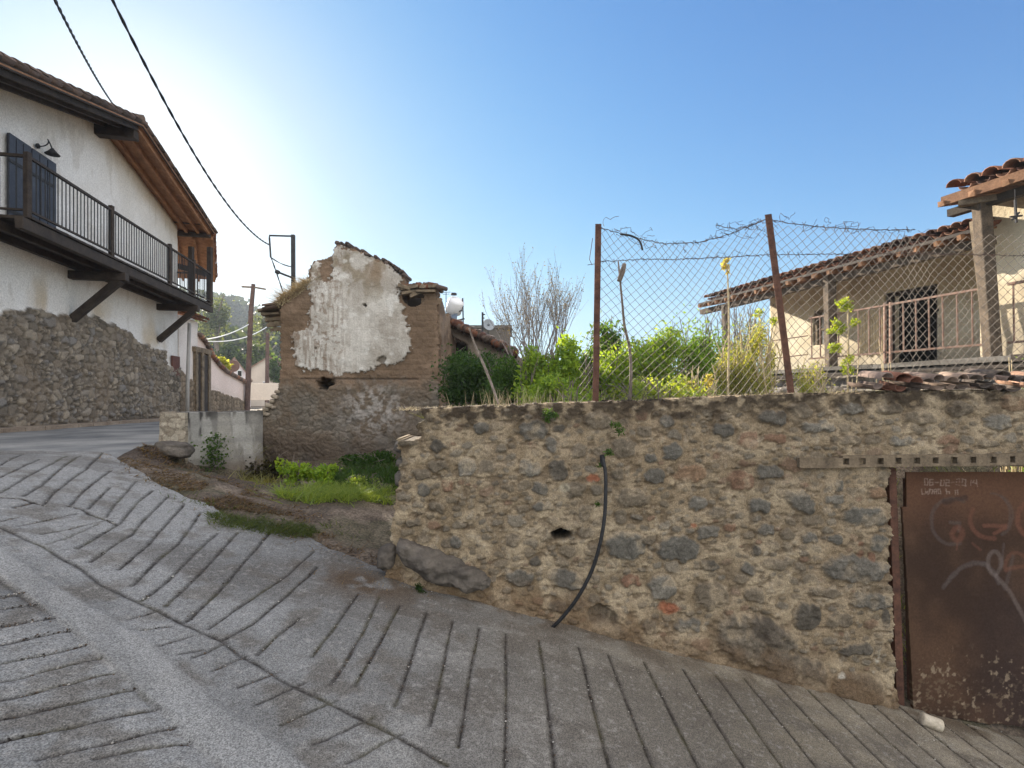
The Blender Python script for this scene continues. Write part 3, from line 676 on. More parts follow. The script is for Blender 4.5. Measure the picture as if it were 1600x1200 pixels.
# ============================================================= house with the balcony, left
DV = Vector((-.2093, .9778, 0)); NV = Vector((.9778, .2093, 0))
def WL(Y, off=0): return Vector((-7.4-.214*Y, Y, 0))+NV*off
def onwall(px, off=0):  # Y where the pixel column meets the wall line
    k = (px-CX)/FF; o = WL(0, off); d = Vector((-.214, 1, 0)); return (o.x-k*o.y)/(k-(-.214)) if False else (-7.4-.214*0+off*(NV.x+.214*NV.y))/(k+.214)
def pw(px, py, off=0):
    k = (px-CX)/FF; Y = (-7.4+off*(NV.x+.214*NV.y))/(k+.214); return Vector((k*Y, Y, (HZ-py)/FF*Y))
lh = thing('white_house', (-10.5, 13, -.7), 'white plastered house with rubble stone base, tiled gable roof and long dark timber balcony', 'house')
RID = 12.4
def roofz(Y): return 6.8-.235*(Y-RID) if Y > RID else 6.8-.31*(RID-Y)
Y0, Y1 = 5.2, 16.9
_bx = []; _bv = []
for (x, y) in [(0, 488), (12, 484), (30, 480), (42, 482), (57, 487), (80, 492), (100, 494), (125, 492), (150, 495), (165, 503), (182, 509), (197, 518), (207, 524), (212, 533), (225, 537), (240, 545), (257, 549)]:
    q = pw(x, y); _bx.append((q.y-Y0)/.9778); _bv.append(q.z)
def lw_line(u): return np.interp(u, [-5]+_bx+[_bx[-1]+.05, 12.4], [_bv[0]-.1]+_bv+[_bv[-1]-.45, _bv[-1]-.5])
def lw_f(U, V):
    ln = lw_line(U)+(fbm(U*5, V*3, 3, 5)-.5)*.22
    st = 1-ss(-.02, .03, V-ln)
    xx = U*3.9+(fbm(U*3, V*3, 3, 9)-.5)*.9; yy = V*6.2+(fbm(U*3, V*3, 3, 19)-.5)*.9
    f1, f2, idh = worley(xx, yy, 3); e = ss(.02, .22, f2-f1)
    f1b, f2b, idb = worley(xx*2.1, yy*2.3, 13); eb = ss(.02, .25, f2b-f1b)
    use = ss(.45, .5, _hash(np.floor(idh*1000), np.floor(idh*77), 3)); e = np.minimum(e, lerp(eb, 1, use)); idc = lerp(idb, idh, use)
    h = st*(.05+e*.03+(idc-.5)*.05+(fbm(U*9, V*9, 3, 4)-.5)*.03)+(1-st)*(fbm(U*1.1, V*1.3, 4, 44)-.5)*.05
    c = cmix((.15, .125, .095), (.42, .355, .27), ss(.05, .95, idc)); c = cmix(c, (.20, .19, .18), ss(.8, .9, idc)*.8); c = cmix(c, (.30, .24, .17), ss(.0, .12, idc)*0+(idc < .1)*.7)
    c = cmix(c*.3+np.array((.04, .032, .024)), c, e); c = cmix(c, (.25, .205, .155), ss(.52, .68, fbm(U*4, V*4, 4, 74))*.4); n = fbm(U*1.2, V*1.2, 5, 14)
    c = cmix(c, (.22, .165, .11), ss(.45, .7, n)*.4); c = cmix(c, (.05, .042, .035), (1-ss(-.85, -.45, V+n*.5-.25))*.6)
    pl = cmix((.78, .75, .70), (.86, .84, .81), ss(.3, .6, fbm(U*.9, V*.9, 5, 24)))
    stn = ss(.5, .7, fbm(U*.8, V*.5, 5, 34))*(1-ss(.1, 1.6, V-ln)); pl = cmix(pl, (.55, .44, .29), stn*.8)
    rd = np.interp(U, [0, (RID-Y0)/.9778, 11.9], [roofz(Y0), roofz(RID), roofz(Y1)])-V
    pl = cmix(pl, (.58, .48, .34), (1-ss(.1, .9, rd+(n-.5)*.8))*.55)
    pl = cmix(pl, (.5, .45, .38), ss(.62, .72, fbm(U*5, V*1.5, 4, 64))*.3)
    _W['h'] = cmix(pl, c, st); return h
def lw_keep(u, v):
    top = np.interp(Y0+u*.9778, [0, RID, 30], [roofz(0), roofz(RID), roofz(30)])-.13
    return v < top
relief('wall', WL(Y0), DV, NV, np.arange(0, (Y1-Y0)/.9778, .03), np.arange(-1.15, 6.75, .03), lambda u, v: lw_f(u, v), lambda u, v, h: _W['h'], lw_keep, .45, M_hstone, lh)
# rest of the shell (far gable return and rear)
m_ = MB(); q = WL(Y1, -.46); m_.box(q+Vector((-3.2, -.25, 2.2)), (3.2, -.6, 0), (.02, .22, 0), (0, 0, 3.4)); m_.done('end_wall', M_plaster, lh); m_ = MB(); m_.box(WL(Y0, -.46)+Vector((-3.2, .2, 1.8)), (3.2, 0, 0), (0, .2, 0), (0, 0, 2.9)); m_.done('end_wall', M_plaster, lh)
# roof slopes
OV = .98
def rp(Y, off, dz=0): p = WL(Y, off); p.z = roofz(Y)+dz; return p
for nm, ya, yb, yr in (('a', 4.6, RID, RID), ('b', 17.35, RID, RID)):
    a0 = rp(ya, OV); b0 = rp(yb, OV); S = (b0-a0); L = S.length; S.normalize(); A = -NV
    n_a = 15
    rt = tiles('roof_tiles', a0+Vector((0, 0, -.02)), A, S, n_a, int(L/.31)+1, T_B, lh, .2, .36, .085, 5 if nm == 'a' else 6)
    m_ = MB(); ctr = (a0+b0)/2+A*3.5-Vector((0, 0, .12)); m_.box(ctr, A*3.52, S*(L/2), A.cross(S).normalized()*.014); m_.done('roof_boarding', M_wood2, lh)
    for k, off in enumerate((.86, .55, .2)):
        mm = MB(); mm.beam(rp(ya, off, -.2), rp(yb, off, -.2), .07, .11); mm.done('rafter', M_wood2 if nm == 'b' else M_wood, lh)
    mm = MB(); mm.beam(rp(ya, OV+.0, -.105), rp(yb, OV, -.105), .03, .11); mm.done('verge_board', M_wood, lh)
for Y, w, dz, o0 in ((RID, .24, -.36, .85), (17.1, .14, -.25, .9), (7.6, .16, -.3, .85)):
    mm = MB(); mm.beam(rp(Y, -.6, dz), rp(Y, o0, dz), w, w*1.05, jit=.006); bevel(mm.done('purlin', M_wood, lh), .015)
mm = MB()
for k in range(9): mm.tube([rp(RID, OV+.02-k*.34, .02), rp(RID, OV-.38-k*.34, .05)], [.12, .105], 8, T_B[k % 4])
mm.done('ridge_tiles', M_tile, lh, True, True)
# lower roof beyond the gable, over the end of the balcony
a0 = Vector((-11.75, 20.3, 4.75)); b0 = rp(17.2, .95, -.12); S = (b0-a0); L = S.length; S.normalize(); A = -NV
tiles('roof_tiles', a0, A, S, 14, int(L/.31)+1, T_R, lh, .2, .36, .085, 8)
m_ = MB(); m_.box((a0+b0)/2+A*2.0-Vector((0, 0, .1)), A*2.02, S*(L/2), A.cross(S).normalized()*.012); m_.done('roof_boarding', M_wood2, lh)
for k in range(4):
    mm = MB(); o = A*(.05+k*.55)-Vector((0, 0, .17)); mm.beam(a0+o, b0+o, .08, .1); mm.done('rafter', M_wood2, lh)
mm = MB(); mm.beam(P(268, 344, 16.6)-NV*.3, P(321, 349, 16.9), .14, .14); mm.done('tie_beam', M_wood, lh); mm = MB(); mm.beam(P(262, 409, 17.2)-NV*.2, P(322, 428, 17.6), .15, .17); mm.done('tie_beam', M_wood, lh)
# balcony
bal = lh
def BO(Y, z): p = WL(Y, 1.03); p.z = z; return p
def BI(Y, z): p = WL(Y, .03); p.z = z; return p
BA, BB = 8.45, 16.75; ZD, ZR = 3.02, 4.07
m_ = MB()
n = 44
for i in range(n):
    y = BA+(BB-BA)*(i+.5)/n; m_.beam(BI(y, ZD+.02), BO(y, ZD+.02)+NV*.06, (BB-BA)/n*.96, .04, jit=.004)
m_.done('balcony_deck', M_wood, bal)
for off, z, w, h in ((1.0, ZD-.12, .13, .2), (.55, ZD-.11, .1, .14), (.1, ZD-.11, .1, .14)):
    a = WL(BA-.15, off); b = WL(BB+.1, off); a.z = b.z = z; m_ = MB(); m_.beam(a, b, w, h, jit=.005); bevel(m_.done('balcony_beam', M_wood, bal), .012)
for y in (7.4, 11.4, 15.5):
    m_ = MB(); a = WL(y, -.05); b = WL(y, 1.12); a.z = b.z = ZD-.31; m_.beam(a, b, .2, .18, jit=.008); bevel(m_.done('bracket_beam', M_wood, bal), .015)
    m_ = MB(); a = WL(y, .02); b = WL(y, .98); a.z = ZD-1.32+(.1 if y > 16 else 0); b.z = ZD-.38; m_.beam(a, b, .16, .16, jit=.008); bevel(m_.done('bracket_strut', M_wood, bal), .012)
for y, tall in ((8.45, 1.12), (10.95, 1.15), (13.75, 1.15), (15.35, 1.15), (16.75, 1.12)):
    m_ = MB(); a = BO(y, ZD-.0); b = BO(y, ZD+tall); m_.beam(a, b, .085, .085, (0, 1, 0)); bevel(m_.done('railing_post', M_wood, bal), .01)
for y, o, zt in ((16.75, 1.0, 4.95), (17.0, .35, 5.0)):
    a = WL(y, o); b = a.copy(); a.z = ZD; b.z = zt; m_ = MB(); m_.beam(a, b, .13, .13, (0, 1, 0)); m_.done('roof_post', M_wood, bal)
for z, w in ((ZR, .045), (ZD+.14, .032)):
    m_ = MB(); m_.beam(BO(BA, z), BO(BB, z), w*1.3, w, jit=.003); m_.beam(BO(BA, z), BI(BA, z), w*1.3, w); m_.beam(BO(BB, z), BI(BB, z), w*1.3, w); m_.done('handrail' if z > 4 else 'bottom_rail', M_wood, bal)
m_ = MB(); m_.tube([Vector((0, 0, 0)), Vector((0, 0, ZR-ZD-.14))], .0095, 6); b0_ = m_.done('baluster', M_iron, bal)
off0 = b0_.location.copy(); first = True
poss = [BO(BA+.1+(BB-BA-.15)*i/73, 0) for i in range(74)]+[BI(BB, 0)+NV*(.1*i) for i in range(1, 10)]+[BI(BA, 0)+NV*(.12*i) for i in range(1, 8)]
for p in poss:
    o = b0_ if first else b0_.copy()
    if not first: COL.objects.link(o); o.parent = lh
    o.location = Vector((p.x, p.y, ZD+.14)); first = False
# the mesh above was built at the world origin: shift it into place
for v in b0_.data.vertices: v.co += Vector(ORG[lh])
for o in [q for q in COL.objects if q.name.startswith('baluster')]: o.location -= Vector(ORG[lh])
# shutters, lamp, small hatch
sh = MB(); 
def quad_on_wall(mb, x0, x1, z0, z1, o, t): # between pixel columns
    a = pw(x0, 300, o); b = pw(x1, 300, o); a.z = b.z = (z0+z1)/2; mb.box((a+b)/2, (b-a)/2, NV*t/2, (0, 0, (z1-z0)/2))
for x0, x1 in ((13, 47), (49, 86)):
    s1 = MB(); quad_on_wall(s1, x0, x1, ZD+.02, 4.93, .05, .05); o = s1.done('shutter', M_paint, lh); bevel(o, .006)
    for k in range(3):
        s2 = MB(); w = (x1-x0)/3.; quad_on_wall(s2, x0+w*k+.8, x0+w*(k+1)-.8, ZD+.06, 4.88, .085, .02); d = s2.done('plank', M_paint, o)
    for z in (ZD+.45, 4.4):
        s2 = MB(); quad_on_wall(s2, x0+1, x1-1, z-.03, z+.03, .102, .015); s2.done('hinge_strap', M_iron, o)
lp = thing('wall_lamp', pw(66, 232, .05), 'small dark gooseneck barn lamp on the white wall beside the blue grey shutters', 'lamp')
m_ = MB(); c = pw(58, 228, .04); arcp = [c+NV*(.02+.14*math.sin(t))+Vector((0, 0, .13*(1-math.cos(t))*.9))+DV*(.04*t) for t in np.linspace(0, 2.2, 9)]
arcp += [arcp[-1]+DV*.08-Vector((0, 0, .06)), arcp[-1]+DV*.14-Vector((0, 0, .14))]; m_.tube(arcp, .012, 6); m_.done('lamp_arm', M_iron, lp, True)
e = arcp[-1]; m_ = MB(); m_.tube([e+Vector((0, 0, .03)), e, e-Vector((0, 0, .05)), e-Vector((0, 0, .1))], [.02, .04, .08, .13], 14); m_.done('lamp_shade', M_iron, lp, True)
m_ = MB(); m_.tube([c-NV*.0, c+NV*.03], .05, 12); m_.done('wall_plate', M_iron, lp, True)
# lower wing, garden wall with door, downpipe
def seg_wall(name, ya, yb, topf, stonef, parent, thick=.35, step=.03, white=((.78, .70, .64), (.85, .78, .72)), off=0, cap=True, ang=0.):
    o = WL(ya, off); L = (yb-ya)/.9778; hv = {}
    def f(U, V):
        ln = stonef(U)+(fbm(U*4, V*3, 3, 15)-.5)*.15; st = 1-ss(-.02, .03, V-ln)
        xx = U*4.5+(fbm(U*3, V*3, 3, 9)-.5); yy = V*6+(fbm(U*3, V*3, 3, 19)-.5); f1, f2, idh = worley(xx, yy, 23); e = ss(.02, .2, f2-f1)
        c = cmix((.12, .09, .06), cmix((.14, .105, .07), (.32, .24, .16), idh), e); pl = cmix(white[0], white[1], ss(.3, .7, fbm(U, V, 4, 6)))
        pl = cmix(pl, (.6, .5, .4), (1-ss(0, .3, V-ln))*.4)
        hv['c'] = cmix(pl, c, st); return st*(.03+e*.03)
    return relief(name, o, DV, NV, np.arange(0, L+step, step), np.arange(-1.2, 3.2, step), f, lambda u, v, h: hv['c'], lambda u, v: v < topf(u), thick, M_hstone, parent)
seg_wall('side_wing_wall', Y1+.02, 18.5, lambda u: 2.7+0*u, lambda u: .92-.35*u, lh, off=.0)
m_ = MB(); quad_on_wall(m_, 268.5, 280, 1.0-.32, 1.0+.32, .045, .05); bevel(m_.done('hatch', material('reddish_brown_boards', (.12, .055, .045), (.17, .08, .06), 6), lh), .005)
tiles('roof_tiles', WL(Y1+.3, .35)+Vector((0, 0, 2.72)), DV, (-NV+Vector((0, 0, .3))), 7, 5, T_R, lh, .2, .36, .085, 18)
dp = MB(); a = pw(293, 643, .35); a.z = -.85; b = pw(296, 505, .35); dp.tube([a, a+Vector((0, 0, 1.2)), b], .055, 10); dpo = dp.done('downpipe', material('pale_grey_pipe', (.36, .34, .32), (.45, .43, .40), 4, .6, .1), None, True)
tag(dpo, 'pale grey vertical pipe rising beside the far corner of the balcony house', 'pipe')
gw = thing('garden_wall', (WL(20.5)+Vector((0, 0, -.7))), 'pink white garden wall with stone base and tiled sloping top, leading down the street', 'wall')
GT = lambda u: np.interp(u, [0, .6, 1.4, 2.2, 3.0, 6.2], [2.25, 2.05, 1.55, 1.25, 1.05, .62])
seg_wall('wall', 18.55, 24.6, lambda u: GT(u), lambda u: .42-.105*u, gw, off=-.02, white=((.80, .64, .56), (.86, .70, .62)))
m_ = MB(); pr = [(u, float(GT(np.array(u)))) for u in np.arange(0, 6.2, .17)]
for i, (u, z) in enumerate(pr):
    p = WL(18.55+u*.9778, -.18); p.z = z+.05; sl = .14; c = random.choice(T_R+T_B); m_.tube([p+NV*.3-Vector((0, 0, .06)), p-NV*.25+Vector((0, 0, .06))], [.085, .075], 7, c)
m_.done('coping_tiles', M_tile, gw, True, True)
dr = MB(); quad_on_wall(dr, 309, 324, -.75, 1.55, .05, .05); dro = dr.done('door', M_wood, gw)
for x in (306, 326):
    m_ = MB(); quad_on_wall(m_, x-1.6, x+1.6, -.8, 1.7, .06, .1); m_.done('door_jamb', M_greywood, gw)
m_ = MB(); quad_on_wall(m_, 314.5, 318, -.8, 1.6, .09, .06); m_.done('door_post', M_greywood, gw)
m_ = MB(); quad_on_wall(m_, 303, 329, 1.6, 1.78, .06, .12); m_.done('door_lintel', M_greywood, gw)
# low kerb along the house
m_ = MB()
for i in range(26):
    ya = 5.2+i*.52; a = WL(ya, .24); b = WL(ya+.5, .24); a.z = gzf(a.x, a.y)+.02; b.z = gzf(b.x, b.y)+.02; m_.beam(a, b, .4, .1, jit=.006)
kb = m_.done('kerb', material('worn_kerb_stone', (.24, .18, .13), (.36, .29, .22), 2.5, .9, .5, 30)); kb['kind'] = 'structure'
# ============================================================= low concrete retaining wall
ca = Vector((-4.22, 6.6, 0)); cb = Vector((-3.60, 7.42, 0)); cd = (cb-ca).normalized(); cn_ = Vector((cd.y, -cd.x, 0))
rw = thing('retaining_wall', (-4.0, 7.0, -1.1), 'low grey concrete wall with dark stains between the street and the ruin', 'wall')
def rwc(U, V, h):
    n = fbm(U*2, V*2, 5, 3); c = cmix((.17, .155, .135), (.36, .335, .295), ss(.3, .65, n))
    dr = ss(.46, .62, fbm(U*9, V*.8, 4, 13))*(1-ss(.1, .75, -V+(n-.5)*.6)); c = cmix(c, (.04, .04, .042), dr*.9); c = cmix(c, (.05, .045, .04), (1-ss(.0, .16, -.2-V+(n-.5)*.25))*.8); c = cmix(c, (.5, .48, .44), ss(.56, .66, fbm(U*10, V*2, 4, 23))*.5)
    ln = ss(.85, .97, np.abs(np.sin(V*13))) ; c = cmix(c, (.17, .16, .15), ln*.25)
    return cmix(c, (.16, .11, .07), (1-ss(-1.05, -.75, V+(n-.5)*.3))*.5)
relief('concrete_face', ca+Vector((0, 0, 0)), cd, cn_, np.arange(0, 1.03, .012), np.arange(-1.4, -.15, .012), lambda u, v: (fbm(u*3, v*3, 4, 4)-.5)*.03, rwc,
       lambda u, v: v < -.2+(fbm(u*4, u*0, 3, 5)-.5)*.05, .3, M_conc, rw)
def rsc(U, V, h):
    f1, f2, idh = worley(U*9+2*fbm(U*7, V*7, 3, 3), V*12+2*fbm(U*7, V*7, 3, 5), 3); return cmix((.24, .19, .14), cmix((.26, .21, .15), (.46, .40, .31), idh), ss(.03, .2, f2-f1))
relief('stone_end', (-4.52, 6.56, 0), (1, .04, 0), (0, -1, 0), np.arange(0, .33, .012), np.arange(-1.2, -.17, .012), lambda u, v: (fbm(u*9, v*9, 4, 4)-.5)*.07, rsc, lambda u, v: v < -.2+(fbm(u*14, u*0, 3, 5)-.5)*.06, .25, M_wall, rw)
# ============================================================= ruined house
RY = 10.5
rh = thing('ruined_house', (-3.2, RY+1, -1.25), 'roofless mud brick ruin with a big peeling white plaster patch on its gable', 'house')
ruin = [(380,760),(386,700),(399,662),(408,648),(418,636),(429,622),(436,606),(439,585),(438,540),(439,490),(440,462),(452,458),(466,452),(478,447),(482,433),(483,424),(490,410),(497,405),(514,403),(519,399),(521,389),(530,382),(545,386),(570,397),(600,410),(616,421),(631,433),(632,444),(650,446),(683,452),(682,462),(682,470),(684,500),(686,560),(686,760)]
plast = [(521,389),(532,386),(560,396),(600,412),(622,424),(626,440),(622,455),(628,478),(634,500),(640,520),(642,538),(636,556),(622,568),(606,570),(594,566),(580,578),(560,582),(545,580),(530,588),(515,580),(500,578),(484,574),(478,580),(464,572),(460,556),(458,540),(457,524),(466,520),(482,512),(485,500),(484,488),(490,474),(487,462),(482,448),(484,436),(484,424),(490,412),(500,408),(502,440),(516,440),(520,420)]
def rf(U, V):
    px = CX+U/RY*FF; py = HZ-V/RY*FF
    jx = (fbm(px/5, py/5, 5, 3)-.5)*17; jy = (fbm(px/5, py/5, 5, 8)-.5)*17
    pl = inpoly(px+jx, py+jy, plast).astype(float)
    k = 1
    n = fbm(px/30, py/30, 5, 13); n2 = fbm(px/8, py/8, 4, 23)
    # mud brick: courses
    bw_, bh_ = 26., 8.5; row = np.floor((py+3*(n-.5))/bh_); fxx = (px+row % 2*13+4*(n2-.5))/bw_; bj = np.minimum(np.abs(fxx-np.round(fxx))*bw_, np.abs((py+3*(n-.5))/bh_-np.round((py+3*(n-.5))/bh_))*bh_)
    jt = ss(0, 1.3, bj); bid = _hash(np.floor(fxx), row, 3)
    ad = cmix((.145, .095, .058), (.225, .15, .095), bid*.4+n*.6); ad = cmix(ad, (.11, .078, .055), (1-jt)*.3*ss(.4, .6, n2))
    ad = cmix(ad, (.26, .175, .115), ss(.48, .7, n)*.8)
    h = .008*jt+(n2-.5)*.04+(n-.5)*.07
    # rubble base
    low = ss(584, 612, py+(n2-.5)*26)
    f1, f2, idh = worley(px/12+n*2.5, py/8+n2*1.6, 31); e = ss(.03, .25, f2-f1)
    rb = cmix((.13, .105, .08), cmix((.13, .11, .088), (.235, .20, .158), idh), np.clip(e+.45*ss(.42, .58, fbm(px/12, py/9, 3, 83)), 0, 1)); rb = cmix(rb, (.165, .123, .085), ss(.34, .58, n)*.85)
    lc = np.exp(-(((px-585)/45)**2+((py-640)/38)**2)); rb = cmix(rb, (.42, .385, .35), np.clip(lc*1.5*ss(.4, .62, fbm(px/7, py/7, 4, 37)), 0, 1)*.75)
    rb = cmix(rb, (.09, .07, .055), ss(660, 720, py+(n-.5)*40)*.45)
    c = cmix(ad, rb, low); h = lerp(h, .02+e*.018+(n2-.5)*.05+(n-.5)*.08, low)
    # white plaster, stained by rain
    pc = cmix((.42, .375, .32), (.62, .58, .52), ss(.3, .62, fbm(px/28, py/34, 5, 41)))
    streak = ss(.46, .64, fbm(px/3.6, py/38, 5, 51)); left = 1-ss(515, 560, px+(n-.5)*30)
    pc = cmix(pc, (.22, .155, .105), np.clip(streak*(.15+left*.6)*(.35+.65*ss(395, 480, py)), 0, 1)*.8)
    pc = cmix(pc, (.24, .19, .12), ss(.50, .68, fbm(px/16, py/24, 4, 57))*(1-ss(430, 500, py))*.75)
    pc = cmix(pc, (.28, .19, .12), np.exp(-(((px-588)/14)**2+((py-425)/18)**2))*.7)
    pc = cmix(pc, (.76, .73, .68), ss(.6, .72, fbm(px/12, py/12, 4, 61))*.6)
    pc = cmix(pc, (.22, .15, .10), ss(.62, .68, fbm(px/5, py/5, 4, 67))*left*.7)
    c = cmix(c, pc, pl); h = h*(1-pl)+pl*(.045+(n-.5)*.05+(fbm(px/20, py/20, 4, 93)-.5)*.03)
    for (x0, y0, a, b, dp_) in [(508, 600, 10, 10, .35), (572, 478.5, 2.6, 2.2, .2), (494, 545, 2, 2, .05), (598, 562, 8, 5, .06), (510, 597, 15, 5, .12), (645, 470, 17, 13, 0)]:
        q = np.hypot((px-x0+jx*.6)/a, (py-y0+jy*.6)/b); m1 = 1-ss(.7, 1.1, q); h = h-m1*dp_
        if dp_ > .15: c = cmix(c, (.012, .01, .008), m1)
        elif dp_ > 0: c = cmix(c, (.12, .09, .06), m1*.8)
    lin = np.exp(-((py-592-(px-500)*.004)/1.3)**2)*((px > 470) & (px < 655)); c = cmix(c, (.07, .05, .038), lin*.7); h = h-lin*.03
    _W['r'] = c; return h
def rkeep(u, v):
    px = CX+u/RY*FF; py = HZ-v/RY*FF; jx = (fbm(px/5, py/5, 3, 2)-.5)*7
    hole = np.hypot((px-646+jx*.5)/17, (py-469)/11+np.abs(px-645)/60) < 1
    return inpoly(px+jx, py+(fbm(px/5, py/5, 3, 6)-.5)*6, ruin) & ~hole
relief('gable_wall', (0, RY, 0), (1, 0, 0), (0, -1, 0), np.arange(-5.5, -1.4, .0165), np.arange(-1.75, 3.25, .0165), rf, lambda u, v, h: _W['r'], rkeep, .5, M_adobe, rh)
# side walls
adc = lambda u, v, h: cmix((.15, .10, .065), (.27, .19, .125), ss(.3, .7, fbm(u*3, v*5, 5, 7)))
adh = lambda u, v: (fbm(u*3, v*5, 4, 9)-.5)*.08
relief('side_wall', (-1.47, RY+.05, 0), (0, 1, 0), (1, 0, 0), np.arange(0, 3.2, .03), np.arange(-.6, 2.2, .03), adh, adc, lambda u, v: v < 2.0-.17*np.maximum(u-.4, 0)+(fbm(u*3, u*0, 3, 3)-.5)*.3, .4, M_adobe, rh)
relief('side_wall', (-4.75, RY+.45, 0), (0, 1, 0), (-1, 0, 0), np.arange(0, 4, .05), np.arange(-1.3, 1.7, .05), adh, adc, lambda u, v: v < 1.55-.3*u+(fbm(u*3, u*0, 3, 4)-.5)*.3, .4, M_adobe, rh)
m_ = MB(); m_.box(P(648, 472, RY+.75), (.5, 0, 0), (0, .03, 0), (0, 0, .35)); m_.done('dark_recess', M_dark, rh)
# tile line along the broken gable
for k, (pts, pal) in enumerate([([(529, 381), (548, 386), (575, 398), (602, 410), (620, 421), (634, 433)], T_B)]):
    m_ = MB(); n = 26
    for i in range(n):
        t = i/(n-1)*(len(pts)-1); j = min(int(t), len(pts)-2); x = lerp(pts[j][0], pts[j+1][0], t-j); y = lerp(pts[j][1], pts[j+1][1], t-j)
        p = P(x+random.uniform(-1, 1), y-1+random.uniform(-1.5, 1), RY+.05); p = p+Vector((0, 0, random.uniform(-.03, .02))); m_.tube([p+Vector((random.uniform(-.05, .05), random.uniform(-.14, -.02), random.uniform(-.02, .02))), p+Vector((0, .5, .03))], [random.uniform(.025, .05), .04], 5, tuple(.6*q for q in random.choice(pal)))
    m_.done('gable_tiles', M_tile, rh, True, True)
m_ = MB()
for (x0, y0, x1, y1, w, h) in [(626, 452, 664, 446, 4, 4), (628, 459, 655, 456, 3.5, 5), (622, 446, 640, 452, 6, 5), (655, 449, 684, 447, 4, 4), (640, 463, 668, 452, 3, 4), (650, 456, 680, 455, 5, 4)]:
    m_.beam(P(x0, y0, RY-.08), P(x1, y1, RY-.02), w/FF*RY*3, h/FF*RY, jit=.012)
m_.done('broken_beams', M_greywood, rh)
m_ = MB()
for i in range(26):
    x = 626+i*2.3; p = P(x, 447+random.uniform(-3, 2)+(2 if x < 650 else 0), RY+random.uniform(-.15, .1)); m_.tube([p, p+Vector((random.uniform(-.05, .2), random.uniform(.2, .4), random.uniform(-.05, .05)))], [.055, .05], 6, tuple(.7*q for q in random.choice(T_B+T_R[:1])))
m_.done('eave_tiles', M_tile, rh, True, True)
m_ = MB()
for (x0, y0, x1, y1, w, h) in [(410, 487, 441, 483, 30, 3), (412, 493, 441, 491, 24, 4), (415, 500, 441, 498, 10, 6), (418, 508, 441, 506, 8, 6), (423, 516, 441, 514, 6, 5), (414, 489, 430, 512, 5, 4)]:
    m_.beam(P(x0, y0, RY+.25), P(x1, y1, RY+.25), w/FF*RY, h/FF*RY, jit=.015)
m_.done('eave_timbers', M_greywood, rh)
tiles('eave_tiles', P(409, 483, RY+.05), (0, 1, 0), (1, 0, .25), 5, 2, T_B, rh, .17, .3, .07, 3)
# dry thatch on the broken left shoulder
def blades(name, bases, hgt, c1, c2, parent=None, m=None, lean=.35, w=.006, seed=1, seg=2, curl=.4):
    r = np.random.default_rng(seed); B = np.asarray(bases, float); n = len(B)
    d = r.normal(size=(n, 2))*lean; hh = hgt*r.uniform(.5, 1.25, n); a = r.uniform(0, 6.28, n); sx = np.cos(a)*w; sy = np.sin(a)*w
    V = []
    for k in range(seg+1):
        t = k/seg; o = B.copy(); o[:, 0] += d[:, 0]*hh*(t+curl*t*t); o[:, 1] += d[:, 1]*hh*(t+curl*t*t); o[:, 2] += hh*t*(1-.25*curl*t*t)
        ww = (1-t*.85); q = o.copy(); q[:, 0] += sx*ww; q[:, 1] += sy*ww; o[:, 0] -= sx*ww; o[:, 1] -= sy*ww; V += [o, q]
    V = np.stack(V, 1); kk = (seg+1)*2; base = np.arange(n)[:, None]*kk
    F = np.concatenate([base+np.array([2*k, 2*k+1, 2*k+3, 2*k+2]) for k in range(seg)])
    t = r.beta(1.5, 1.5, n)[:, None]; C = (np.array(c1)*(1-t)+np.array(c2)*t)
    return fast(name, V.reshape(-1, 3), F, m or M_leaf, parent, np.repeat(C, kk, 0))
bb = []
for i in range(2200):
    t = random.random(); x = lerp(434, 484, t); y = lerp(474, 440, t)+random.uniform(-4, 9); p = P(x, y, RY+random.uniform(-.1, .5)); bb.append(p)
blades('dry_thatch', bb, .085, (.40, .26, .18), (.66, .48, .36), rh, M_straw, 1.5, .012, 5)
# rubble at the broken lower left corner
for i, (x, y, a) in enumerate([(433, 612, .05), (430, 620, .07), (425, 627, .06), (421, 633, .08), (415, 639, .06), (410, 645, .09), (404, 650, .07), (400, 657, .08), (427, 636, .05), (417, 647, .06), (396, 664, .08)]):
    rock('rubble_stone', (P(x, y, RY-.05), (a, a, a*.7), (random.random(), .2)), material('pale_limestone', (.26, .21, .15), (.44, .37, .29), 8, .9, .5, 30), rh, 40+i, .45, sub=1)
M_post = material('old_brown_post_wood', (.06, .045, .033), (.18, .135, .095), 6, .9, .8, 45, vary=.5)
# ============================================================= veranda house on the right
RD = Vector((-.296, .955, 0)); RN = Vector((-.955, -.296, 0))
def RL(Y, off=0, z=0): return Vector((9.55-.31*Y+off*1.047, Y, z))
def pr(px, py, off=0):
    k = (px-CX)/FF; Y = (9.55+off*1.047)/(k+.31); return Vector((k*Y, Y, (HZ-py)/FF*Y))
vh = thing('veranda_house', (8.5, 10, 0), 'old cream plastered house with open veranda, rusty railing and red tile roof', 'house')
CREAM = ((.66, .56, .39), (.80, .72, .55))
def crm(a, b):
    def f(U, V, h):
        n = fbm(U*1.2, V*1.4, 5, a); c = cmix(CREAM[0], CREAM[1], ss(.3, .65, n)); c = cmix(c, (.42, .33, .22), ss(.56, .75, fbm(U*2, V*1.2, 5, a+3))*.5)
        return cmix(c, (.33, .28, .21), (1-ss(b, b+.7, V+(n-.5)))*.6)
    return f
def p_off(ya, yb): return (yb-ya)/.955
O0 = RL(8.2, 1.6)
def yu(Y): return (Y-8.2)/.955
win = (yu(11.93), yu(12.5), 1.25, 2.1); door = (yu(9.83), yu(10.81), .6, 2.17)
jj = lambda u, v: (fbm(u*6, v*6, 3, 3)-.5)*.05
